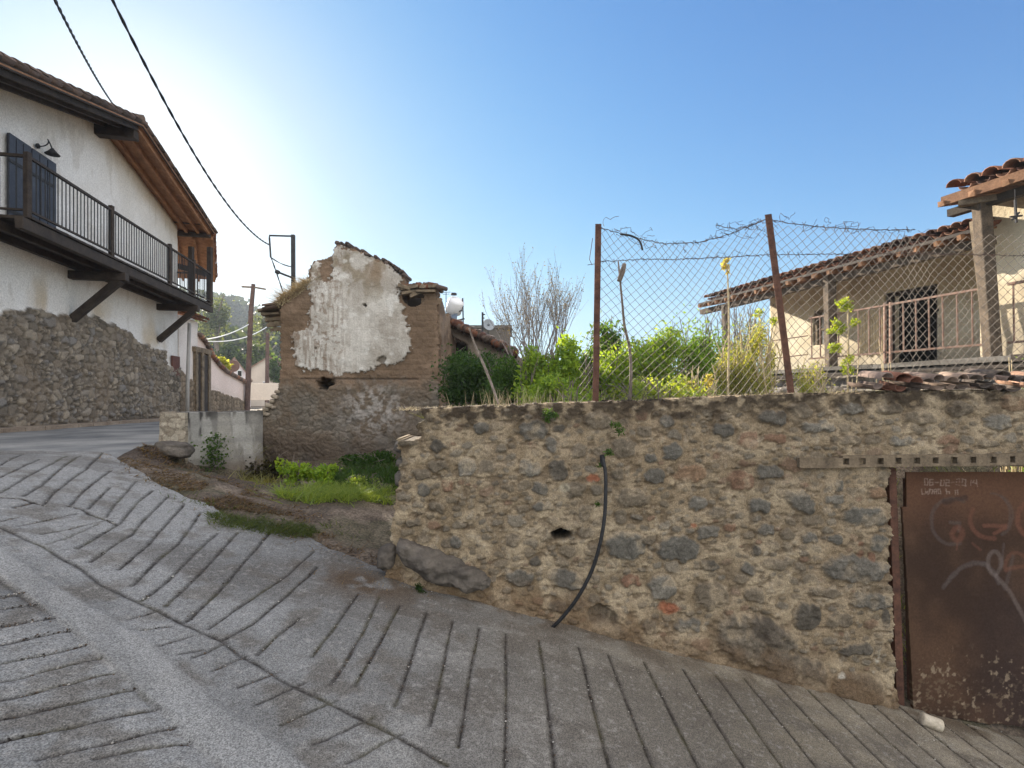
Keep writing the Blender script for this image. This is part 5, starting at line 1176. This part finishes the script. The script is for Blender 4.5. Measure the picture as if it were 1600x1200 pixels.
pebbles('road_grit', 260, [(0, 1000), (500, 1000), (900, 1100), (1200, 1190), (0, 1190)], .0015, .004, (.12, .08, .05), (.42, .40, .36), 6)

# grit and leaf crumbs caught in the grooves
def groove_grit(n, seed):
    r = np.random.default_rng(seed); mb = MB(); L = [q for q in GRV]
    for _ in range(n):
        pts, w, s0 = L[r.integers(0, len(L))]; k = r.integers(0, len(pts)-1); t = r.uniform(); x = pts[k][0]*(1-t)+pts[k+1][0]*t+r.normal()*.012; y = pts[k][1]*(1-t)+pts[k+1][1]*t+r.normal()*.012
        if x < -1.5 and r.uniform() < .7: continue
        z = gzf(x, y)-.003; s = r.uniform(.002, .0065)*(1.3 if r.uniform() < .1 else 1); c = [(.05, .035, .025), (.09, .06, .04), (.14, .10, .07), (.45, .42, .37), (.03, .022, .018)][r.integers(0, 5)]
        vs = [Vector((x, y, z+s*.3))+Vector(v)*s*r.uniform(.6, 1.5) for v in [(1, 0, 0), (-1, 0, 0), (0, 1, 0), (0, -1, 0), (0, 0, .7), (0, 0, -.7)]]
        mb.add(vs, [(0, 2, 4), (2, 1, 4), (1, 3, 4), (3, 0, 4), (2, 0, 5), (1, 2, 5), (3, 1, 5), (0, 3, 5)], c)
    o = mb.done('groove_grit', M_ground, None, False, True); o['kind'] = 'stuff'
groove_grit(7000, 5)
# ============================================================= bare tree behind the shrubs
bt = thing('bare_tree', P(835, 640, 9.2), 'leafless many stemmed tree with fine upright twigs behind the bright shrubs', 'tree')
rt = random.Random(12); m_t = MB(); m_b = MB(); buds = []
def grow(p, d, L, r, lv):
    pts = [p]; q = p.copy(); dd = d.copy(); n = 4
    for i in range(n):
        dd = (dd+Vector((rt.uniform(-.14, .14), rt.uniform(-.14, .14), rt.uniform(-.02, .10)))).normalized(); q = q+dd*L/n; pts.append(q.copy())
    (m_t if lv == 0 else m_b).tube(pts, np.linspace(r, r*.6, n+1).tolist(), 5 if lv < 2 else 3, cap=False)
    if lv >= 3:
        buds.extend([tuple(x+Vector((rt.uniform(-.03, .03),)*3)) for x in pts[1:]]); return
    for k in range(3 if lv < 2 else 4):
        a = rt.uniform(.2, .5); ax = Vector((rt.uniform(-1, 1), rt.uniform(-1, 1), rt.uniform(-.2, .3))).normalized(); nd = (dd+ax*a).normalized(); nd.z = abs(nd.z)*.9+.25; nd.normalize()
        grow(pts[-1] if k == 0 else pts[rt.randint(2, n)], nd, L*rt.uniform(.6, .8), r*.55, lv+1)
b0 = P(838, 640, 9.2)
for (x, y) in [(775, 480), (795, 455), (815, 440), (838, 435), (862, 445), (885, 445), (908, 478), (825, 465), (765, 440), (850, 420), (800, 425), (878, 425), (822, 432), (838, 442), (845, 420), (812, 455), (830, 418)]:
    e = P(x, y, 9.2+rt.uniform(-.7, .7)); d = (e-b0); grow(b0+Vector((d.x*.15, rt.uniform(-.15, .15), 0)), d.normalized(), d.length*.415, .016, 0)
M_tw = material('pale_grey_twigs', (.20, .165, .15), (.34, .29, .26), 12, .9, 0, 60); m_t.done('trunk', M_tw, bt); m_b.done('twigs', M_tw, bt); leaves('dry_buds', np.array(buds), .03, (.09, .07, .05), (.2, .16, .12), bt, None, .5, .3, 4)
# ============================================================= old buildings right of the ruin
oh = thing('old_house', (-.6, 13, -.3), 'low old mud walled house with dark tiled roof edge behind the dark bush', 'house')
YH = 12.6
outl = [(686, 640), (686, 495), (697, 500), (704, 520), (704, 640), (830, 640), (830, 575), (800, 548), (735, 533), (728, 575), (704, 560), (700, 640)]
pl_ = [(684, 660), (684, 498), (700, 503), (735, 520), (800, 550), (835, 572), (835, 660)]
def ohf(U, V, h): return cmix((.16, .125, .10), (.32, .26, .21), ss(.3, .7, fbm(U*2, V*2.5, 5, 3)))
relief('wall', (0, YH, 0), (1, 0, 0), (0, -1, 0), np.arange(-1.9, .7, .03), np.arange(-.6, 2.1, .03), lambda u, v: (fbm(u*3, v*3, 4, 3)-.5)*.1, ohf,
       lambda u, v: inpoly(CX+u/YH*FF, HZ-v/YH*FF, pl_) & ~inpoly(CX+u/YH*FF, HZ-v/YH*FF, [(699, 520), (731, 538), (728, 578), (700, 560)]), .35, M_adobe, oh)
m_ = MB(); m_.box(P(715, 550, YH+.9), (.6, 0, 0), (0, .05, 0), (0, 0, .6)); m_.done('dark_opening', M_dark, oh)
m_ = MB()
for i in range(40):
    t = i/39; x = lerp(692, 806, t); y = np.interp(x, [692, 700, 735, 806], [497, 501, 517, 552])-1.5+random.uniform(-2, 2); p = P(x, y, YH-.1)
    m_.tube([p+Vector((random.uniform(-.03, .03), -.2, -.03)), p+Vector((0, .5, .09))], [.085, .075], 6, tuple(.65*q for q in random.choice(T_R+T_B)))
    if i % 2: m_.tube([p+Vector((0, -.12, -.12)), p+Vector((0, .5, 0))], .045, 5, (.05, .035, .03))
m_.done('roof_tiles', M_tile, oh, True, True)
m_ = MB(); m_.box(P(745, 545, YH+2.2), (1.6, 0, -.75), (0, 1.6, .1), (.04, 0, .05)); m_.done('roof_slab', M_wood, oh)
fh = thing('flat_house', P(770, 600, 17), 'grey flat roofed block standing behind the sloping tiled roof right of the ruin', 'building')
m_ = MB(); m_.box(P(768, 560, 18), (.66, 0, 0), (0, 1.2, 0), (0, 0, .95)); bevel(m_.done('wall', M_conc, fh), .02)
m_ = MB(); m_.box(P(768, 518, 18), (.72, 0, 0), (0, 1.25, 0), (0, 0, .05)); m_.done('parapet', M_conc, fh)
# solar water heater
wt = thing('water_heater', P(710, 520, 16.5), 'white solar water tank on a metal stand above the tiled roof right of the ruin', 'water tank')
m_ = MB(); a = P(708, 487, 16.4); b = P(713, 471, 16.2); dd = (b-a).normalized(); n = 9
m_.tube([a-dd*.08, a-dd*.04, a, (a+b)/2, b, b+dd*.06, b+dd*.1], [.1, .22, .26, .26, .26, .22, .1], 18); m_.done('tank', M_white, wt, True)
m_ = MB()
for (x0, y0, x1, y1) in [(723, 466, 724, 516), (700, 492, 722, 485), (694, 492, 694, 510), (710, 488, 712, 515), (700, 490, 722, 510), (716, 500, 726, 498), (692, 492, 700, 490)]: m_.beam(P(x0, y0, 16.2), P(x1, y1, 16.2), .04, .04, (0, 1, 0))
m_.done('stand', M_iron, wt)
m_ = MB(); m_.tube([P(709, 461, 16.2), P(709, 458, 16.2)], [.1, .09], 10); m_.done('tank_cap', M_iron, wt)
m_ = MB(); m_.box(P(703, 505, 15.9), (.22, -.1, .05), (0, .25, .28), (0, -.02, .015)); m_.done('solar_panel', material('panel_glass', (.10, .13, .17), (.16, .19, .23), 4, .2, 0), wt)
an = MB(); an.tube([P(697, 500, 16), P(697, 457, 16)], .012, 5)
for y, l in ((457, 7), (460, 5)): an.tube([P(697-l, y, 16), P(697+l, y-.5, 16)], .008, 4)
tag(an.done('tv_antenna', M_iron), 'thin television antenna left of the white water tank', 'antenna')
sd_ = thing('satellite_dish', P(763, 520, 16.5), 'round pale satellite dish beside a dark upright pole on the roof', 'satellite dish')
m_ = MB(); V_ = []; c = P(763, 508, 16.4)
ax = Vector((.35, -.9, .25)).normalized(); u = ax.cross(Vector((0, 0, 1))).normalized(); w_ = u.cross(ax)
rings = 5; n = 20; vs = [c-ax*.0]; fs = []
for k in range(1, rings+1):
    r = .19*k/rings
    for i in range(n): a = 2*math.pi*i/n; vs.append(c+(u*math.cos(a)+w_*math.sin(a))*r+ax*(r*r*1.4))
for i in range(n): fs.append((0, 1+i, 1+(i+1) % n))
for k in range(rings-1):
    for i in range(n): fs.append((1+k*n+i, 1+k*n+(i+1) % n, 1+(k+1)*n+(i+1) % n, 1+(k+1)*n+i))
m_.add(vs, fs); do = m_.done('dish', material('grey_dish_paint', (.30, .33, .36), (.38, .41, .44), 3, .5, 0), sd_, True); so_ = do.modifiers.new('thick', 'SOLIDIFY'); so_.thickness = .012
m_ = MB(); m_.tube([c, c+ax*.16-Vector((0, 0, .06))], .008, 5); m_.tube([c-ax*.02, P(763, 530, 16.4)], .016, 6); m_.done('dish_arm', M_iron, sd_)
m_ = MB(); m_.beam(P(754, 488, 16.2), P(754, 530, 16.2), .06, .06, (0, 1, 0)); m_.beam(P(754, 492, 16.2), P(758, 491, 16.2), .05, .03); m_.beam(P(754, 497, 16.2), P(757, 497, 16.2), .05, .03); tag(m_.done('roof_pole', M_iron), 'short dark upright metal pole directly left of the round satellite dish', 'pole')
# ============================================================= power poles and wires
p1 = thing('power_pole', P(458, 480, 15), 'dark steel power pole with a bracket, rising behind the left shoulder of the ruin', 'power pole')
m_ = MB(); m_.beam(P(458, 367, 15), P(459, 620, 15), .1, .1, (0, 1, 0)); bevel(m_.done('pole', M_iron, p1), .01)
m_ = MB(); m_.tube([P(457, 369, 15), P(421, 368, 15), P(421, 372, 15), P(423, 402, 15)], .025, 6); m_.done('bracket', M_iron, p1)
m_ = MB(); m_.tube([P(431, 424, 15), P(457, 434, 15)], .03, 6); m_.tube([P(431, 424, 15), P(436, 426, 15)], .06, 6); m_.done('lower_arm', M_iron, p1)
p2 = thing('power_pole', P(386, 640, 24), 'brown wooden power pole with a short crossbar standing at the end of the street', 'power pole')
m_ = MB(); m_.tube([P(386, 645, 24), P(389, 560, 24), P(392, 490, 24), P(396, 444, 24)], [.13, .12, .11, .09], 8); m_.done('pole', M_pole, p2)
m_ = MB(); m_.beam(P(378, 448, 24), P(398, 449, 24), .08, .07); m_.beam(P(398, 449, 24), P(415, 452, 24), .08, .07); m_.done('crossbar', M_greywood, p2)
p3 = thing('power_pole', P(417, 640, 36), 'reddish brown wooden pole seen just left of the ruin under its broken eave', 'power pole')
m_ = MB(); m_.tube([P(417, 640, 33), P(418, 520, 33)], [.14, .11], 8); m_.done('pole', M_pole, p3)
def cable(name, a, b, sag, r, lab, m=M_cable, n=28, twist=0, cat='cable'):
    m_ = MB(); pts = []
    for i in range(n+1):
        t = i/n; p = a.lerp(b, t); p.z -= sag*4*t*(1-t); pts.append(p)
    if twist:
        L = (b-a).length; N = int(L/.12); pp = []
        for ph in (0, math.pi):
            q = []
            for i in range(N+1):
                t = i/N; p = a.lerp(b, t); p.z -= sag*4*t*(1-t); an_ = i*1.25+ph; q.append(p+Vector((math.cos(an_)*r*.8, 0, math.sin(an_)*r*.8)))
            m_.tube(q, r, 4)
    else: m_.tube(pts, r, 5)
    return tag(m_.done(name, m), lab, cat)
cable('power_cable', P(170, -12, 6.5), P(420, 382, 15), .55, .013, 'long twisted black cable sagging across the sky to the steel pole bracket', twist=1, cat='cable')
cable('power_cable', P(80, -12, 6.5), P(184, 172, 14.5), .12, .014, 'shorter twisted black cable vanishing behind the ridge of the balcony house', twist=1)
cable('power_cable', P(423, 402, 15), P(457, 417, 15), .05, .012, 'short cable from the bracket foot to the steel pole', twist=1)
cable('power_cable', P(422, 398, 15), P(444, 462, 15.5), -.02, .012, 'thin twisted cable dropping from the bracket to the thatch of the ruin', twist=1)
cable('power_cable', P(318, 531, 20), P(390, 506, 24), .12, .022, 'upper pale wire strung across the street in front of the hill', M_white)
cable('power_cable', P(318, 533, 20), P(425, 505, 30), .35, .022, 'lower pale wire strung across the street in front of the hill', M_white)
# ============================================================= distance: hills, trees, houses
def hillmesh(name, Yc, prof, depth, seed):
    xs = np.array([p[0] for p in prof], float); ys = np.array([p[1] for p in prof], float)
    px = np.arange(xs[0], xs[-1]+.1, 4.); dv = np.linspace(-1, 1, 26); PX, D = np.meshgrid(px, dv)
    H = (HZ-np.interp(PX, xs, ys))/FF*Yc; X = (PX-CX)/FF*Yc; Y = Yc+D*depth
    Z = -2+(H+2)*np.clip(np.cos(D*math.pi/2), 0, 1)**.8*(.93+.14*fbm(X/14+seed, Y/14, 4, seed))
    o = fast(name, np.stack([X, Y, Z], -1).reshape(-1, 3), grid_faces(len(px), len(dv)), M_hill, None, None, True); o['kind'] = 'structure'
    return X, Y, Z
hx1 = hillmesh('hills', 190, [(60, 565), (200, 495), (290, 476), (330, 474), (360, 480), (380, 496), (400, 512), (430, 512), (500, 520), (600, 560), (700, 600), (800, 622)], 55, 3)
hx2 = hillmesh('hills', 95, [(150, 565), (280, 535), (330, 528), (365, 532), (400, 540), (440, 532), (520, 570), (640, 610), (700, 622)], 28, 5)
r_ = np.random.default_rng(3)
def scatter(H, n, size, c1, c2, name, seed, lift):
    X, Y, Z = [a.ravel() for a in H]; ok = np.where((Z > -1))[0]; k = r_.choice(ok, n)
    P_ = np.stack([X[k]+r_.normal(size=n)*2.2, Y[k]+r_.normal(size=n)*2.2, Z[k]+r_.uniform(-.4, lift, n)], 1)
    o = leaves(name, P_, size, c1, c2, None, None, .9, .2, seed); o['kind'] = 'stuff'
scatter(hx1, 26000, 2.3, (.014, .022, .02), (.038, .05, .034), 'hill_woods', 1, 3.5)
scatter(hx2, 20000, 1.15, (.016, .028, .018), (.05, .068, .038), 'hill_woods', 2, 2.4)
def far_tree(lab, px, Y, pt, pb, w, n, size, c1, c2, seed, name='tree', tr=.35, cat='tree'):
    X = (px-CX)/FF*Y; zb = -.8; zt = (HZ-pt)/FF*Y; zc = (HZ-pb)/FF*Y; W = w/FF*Y/2; t = thing(name, (X, Y, zb), lab, cat); m_ = MB(); r = random.Random(seed)
    m_.tube([Vector((X, Y, zb)), Vector((X+.2, Y, (zb+zc)/2)), Vector((X, Y, zc+.3*(zt-zc)))], [.035*(zt-zb), .028*(zt-zb), .015*(zt-zb)], 7)
    for k in range(6): m_.tube([Vector((X, Y, lerp(zc, zt, .1*k))), Vector((X+r.uniform(-.7, .7)*W, Y+r.uniform(-.5, .5)*W, lerp(zc, zt, .3+.12*k)))], [.012*(zt-zb), .004*(zt-zb)], 5)
    m_.done('trunk', M_bark, t); pts = clump_points((X, Y, (zt+zc)/2), (W, W*.8, (zt-zc)/2), n, 16, seed); leaves('crown', pts, size, c1, c2, t, None, .8, .1, seed)
far_tree('tall airy eucalyptus like tree beyond the end of the balcony', 338, 60, 452, 545, 56, 2600, .26, (.06, .08, .055), (.15, .18, .12), 1)
far_tree('loose grey green tree behind the wooden pole with the crossbar', 412, 62, 478, 560, 50, 1500, .24, (.06, .08, .05), (.15, .18, .11), 2)
far_tree('dark green tree on the slope left of the wooden pole', 362, 52, 535, 595, 60, 2600, .3, (.03, .055, .025), (.09, .13, .06), 3)
far_tree('dark green tree between the two wooden poles', 405, 50, 538, 602, 46, 2400, .3, (.035, .06, .03), (.11, .15, .07), 4)
far_tree('rounded green tree right of the reddish wooden pole', 432, 44, 548, 600, 24, 1200, .3, (.04, .08, .03), (.12, .19, .07), 5)
far_tree('bright yellow green bush hanging over the garden wall', 346, 25, 556, 592, 30, 900, .16, (.22, .26, .05), (.5, .5, .12), 6, 'bush', cat='bush')
far_tree('small dark bush at the end of the garden wall', 377, 27, 590, 618, 20, 700, .14, (.02, .03, .025), (.08, .10, .09), 7, 'bush', cat='bush')
def gable(lab, pxa, pxb, Y, ybase, yeave, yridge, mw, mr, wins, name='village_house', depth=5):
    pm = (pxa+pxb)/2; C0 = P(pm, ybase, Y); sgt = Vector((C0.x, C0.y, 0)).normalized(); A = Vector((sgt.y, -sgt.x, 0)); R = Vector((C0.x, C0.y, 0)).length
    hw = (pxb-pxa)/2/FF*Y*Y/R; ez = (HZ-yeave)/FF*Y; rz = (HZ-yridge)/FF*Y; t = thing(name, C0, lab, 'house'); m_ = MB(); vs = []
    def Q(u, d, z): q = Vector((C0.x, C0.y, 0))+A*u+sgt*d; q.z = z; return q
    for d in (0, depth): vs += [Q(-hw, d, C0.z-.4), Q(hw, d, C0.z-.4), Q(hw, d, ez), Q(0, d, rz), Q(-hw, d, ez)]
    m_.add(vs, [(0, 1, 2, 3, 4), (9, 8, 7, 6, 5), (0, 5, 6, 1), (1, 6, 7, 2), (0, 4, 9, 5)]); m_.done('wall', mw, t)
    for s in (-1, 1):
        m_ = MB(); e = Q(s*hw, depth/2, ez); r = Q(0, depth/2, rz); d = (e-r)*1.12; m_.box(r+d/2+Vector((0, 0, .06)), d/2, sgt*(depth/2+.2), (0, 0, .05)); m_.done('roof', mr, t)
    for (x0, x1, y0, y1) in wins:
        u = ((x0+x1)/2-pm)/FF*Y*Y/R; w = (x1-x0)/2/FF*Y; z = (HZ-(y0+y1)/2)/FF*Y; h = (y1-y0)/2/FF*Y
        m_ = MB(); m_.box(Q(u, -.03, z), A*w, sgt*.04, (0, 0, h)); f = m_.done('window', M_white, t)
        m_ = MB(); m_.box(Q(u, -.08, z), A*w*.75, sgt*.02, (0, 0, h*.75)); m_.done('pane', M_dark, f)
    return t
M_pink = material('pale_pink_plaster', (.70, .61, .63), (.78, .70, .71), 1, .9, .2, 12, vary=.12); M_far_roof = material('faded_tile_roof', (.28, .17, .12), (.40, .28, .21), 3, .9, .4, 8)
M_beige = material('beige_plaster', (.66, .57, .48), (.75, .66, .56), 1, .9, .2, 12, vary=.12)
gable('pale pink gabled house beyond the garden wall with one small window', 340, 392, 40, 640, 592, 560, M_pink, M_far_roof, [(371, 378, 578, 589)])
gable('beige low house behind the wooden poles at the end of the street', 389, 452, 44, 640, 578, 558, M_beige, M_far_roof, [(411, 415, 596, 610)])
gable('small white villa far up the wooded slope beside the ruin', 419, 438, 120, 545, 530, 522, M_white, M_far_roof, [(423, 427, 532, 537), (430, 434, 532, 537)])
m_ = MB(); a = P(388, 612, 30); b = P(442, 612, 30); m_.box((a+b)/2, (b-a)/2, (0, .15, 0), (0, 0, .5)); bevel(m_.done('low_wall', M_beige), .02); tag(COL.objects['low_wall'], 'low pale wall across the end of the street behind the wooden pole', 'wall')
m_ = MB(); a = P(368, 630, 26); b = P(384, 630, 26); m_.box((a+b)/2+Vector((0, 0, .1)), (b-a)/2, (0, .12, 0), (0, 0, .45)); bevel(m_.done('gate_pier', M_pink), .02); tag(COL.objects['gate_pier'], 'short pinkish pier at the end of the garden wall', 'pier')
rsn = thing('round_sign', P(363, 640, 26), 'round reddish back of a street sign on a thin post beyond the garden wall', 'sign')
m_ = MB(); m_.tube([P(364, 572, 26), P(364, 572, 26.04)], .3, 20); m_.done('disc', material('sign_back', (.16, .09, .08), (.22, .14, .12), 3, .6, 0), rsn)
m_ = MB(); m_.tube([P(364, 570, 26.1), P(364, 640, 26.1)], .035, 6); m_.done('post', M_iron, rsn)

# ============================================================= hazy air
if HAZE > 0:
    hz = MB(); hz.box((0, 85, 19), (330, 0, 0), (0, 205, 0), (0, 0, 27)); m, nt_, out = _nt('haze_air')
    pv = nt_.nodes.new('ShaderNodeVolumePrincipled'); pv.inputs['Color'].default_value = (.80, .90, 1, 1); pv.inputs['Density'].default_value = HAZE; pv.inputs['Anisotropy'].default_value = .2
    nt_.links.new(pv.outputs[0], out.inputs['Volume']); ho = hz.done('haze', m); ho['kind'] = 'stuff'

LAB = {'dry_stalks': ['thin dry beige stalks standing behind the top of the rubble wall', 'dry stalks'], 'wall_top_litter': ['straw and leaf crumbs along the top of the rubble wall', 'litter'],
'garden_grass': ['green and dry grass on the raised garden behind the rubble wall', 'grass'], 'dry_grass': ['dry straw coloured grass on the slope below the veranda', 'grass'],
'yard_grass': ['dark green long grass at the foot of the ruined house', 'grass'], 'yard_grass.001': ['bright sunlit grass in the middle of the dirt yard', 'grass'], 'verge_grass': ['short dark grass along the edge of the grooved concrete', 'grass'],
'verge_grass.001': ['sparse dry grass in front of the low concrete wall', 'grass'], 'verge_litter': ['brown leaf litter over the dirt bank beside the road', 'litter'], 'verge_litter.001': ['scattered dirt and leaf bits by the boulder at the wall foot', 'litter'],
'yard_pebbles': ['small pebbles scattered over the dirt yard', 'pebbles'], 'road_grit': ['pale grit scattered along the road below the rubble wall', 'grit'], 'road_grit.001': ['fine grit on the near concrete road', 'grit'],
'groove_grit': ['dark crumbs and grit caught in the road grooves', 'grit'], 'hill_woods': ['hazy woods covering the far hill behind the street', 'woods'], 'hill_woods.001': ['darker woods on the nearer slope behind the street', 'woods'], 'haze': ['pale thin haze over the whole place', 'haze']}
for o in COL.objects:
    if o.get('kind') == 'stuff' and o.name in LAB: o['label'], o['category'] = LAB[o.name]
# ============================================================= camera, sky, sun
cam = bpy.data.cameras.new('camera'); co = bpy.data.objects.new('camera', cam); COL.objects.link(co); SC.camera = co
co.location = (0, 0, 0); co.rotation_euler = (math.pi/2, 0, 0)
cam.sensor_width = 36; cam.lens = 18; cam.shift_y = 20/1600; cam.clip_end = 3000; cam.clip_start = .05
sd = Vector(((SUNPX[0]-CX)/FF, 1, (HZ-SUNPX[1])/FF)).normalized()
el = math.asin(sd.z); az = math.atan2(sd.x, sd.y)
w = bpy.data.worlds.new('World'); SC.world = w; w.use_nodes = True; nt = w.node_tree
bg = nt.nodes['Background']; sk = nt.nodes.new('ShaderNodeTexSky'); sk.sky_type = 'NISHITA'; sk.sun_disc = False
sk.sun_elevation = el; sk.sun_rotation = az; sk.air_density = 1.0; sk.dust_density = SKY[1]; sk.ozone_density = SKY[2]; sk.altitude = 300
def vm(op, a, b):
    n = nt.nodes.new('ShaderNodeVectorMath'); n.operation = op
    for i, v in enumerate((a, b)):
        if v is None: continue
        if isinstance(v, tuple): n.inputs[i].default_value = v
        else: nt.links.new(v, n.inputs[i])
    return n.outputs[0]
# film-like response of the sky: 1 - exp(-k c), per channel, plus the full strength of the glare round the sun
kk = SKYK; c0 = vm('MULTIPLY', sk.outputs[0], (SKY[0],)*3)
ex = vm('POWER', (math.e,)*3, vm('MULTIPLY', vm('POWER', c0, (1.5, 1.3, 1.3)), (-kk[0], -kk[1], -kk[2]))) 
base = vm('MULTIPLY', vm('SUBTRACT', (1., 1., 1.), ex), (.80, .92, 1.0))
glare = vm('MULTIPLY', vm('MAXIMUM', vm('SUBTRACT', c0, (GLT,)*3), (0., 0., 0.)), (GLA,)*3)
tot = vm('ADD', base, glare)
# added unseen cloud-like glow overhead and behind the camera, filling the shaded foreground
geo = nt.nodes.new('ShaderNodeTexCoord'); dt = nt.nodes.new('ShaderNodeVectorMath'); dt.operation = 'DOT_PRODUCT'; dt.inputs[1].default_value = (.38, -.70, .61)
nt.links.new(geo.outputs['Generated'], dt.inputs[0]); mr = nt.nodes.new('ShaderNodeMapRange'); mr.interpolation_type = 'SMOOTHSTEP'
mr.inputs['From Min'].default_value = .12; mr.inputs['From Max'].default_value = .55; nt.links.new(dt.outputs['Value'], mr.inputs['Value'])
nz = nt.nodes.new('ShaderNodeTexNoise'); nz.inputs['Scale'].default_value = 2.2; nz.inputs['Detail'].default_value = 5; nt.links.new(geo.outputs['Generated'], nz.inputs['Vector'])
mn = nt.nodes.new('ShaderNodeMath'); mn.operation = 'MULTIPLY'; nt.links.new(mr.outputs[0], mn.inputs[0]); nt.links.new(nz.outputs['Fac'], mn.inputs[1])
sc = nt.nodes.new('ShaderNodeVectorMath'); sc.operation = 'SCALE'; sc.inputs[0].default_value = SKY_FILL; nt.links.new(mn.outputs[0], sc.inputs['Scale'])
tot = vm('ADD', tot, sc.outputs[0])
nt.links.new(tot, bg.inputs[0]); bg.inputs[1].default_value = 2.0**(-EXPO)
sl = bpy.data.lights.new('sun', 'SUN'); so = bpy.data.objects.new('sun', sl); COL.objects.link(so)
sl.energy = SUNE; sl.angle = math.radians(.5); sl.color = (1, .9, .76)
so.rotation_euler = (-sd).to_track_quat('-Z', 'Y').to_euler(); so.location = (0, 0, 30)
SC.view_settings.view_transform = 'Standard'; SC.view_settings.look = 'None'; SC.view_settings.gamma = 1
SC.view_settings.use_curve_mapping = False; SC.view_settings.exposure = EXPO
SC.cycles.max_bounces = 8; SC.cycles.diffuse_bounces = 4; SC.cycles.transparent_max_bounces = 8
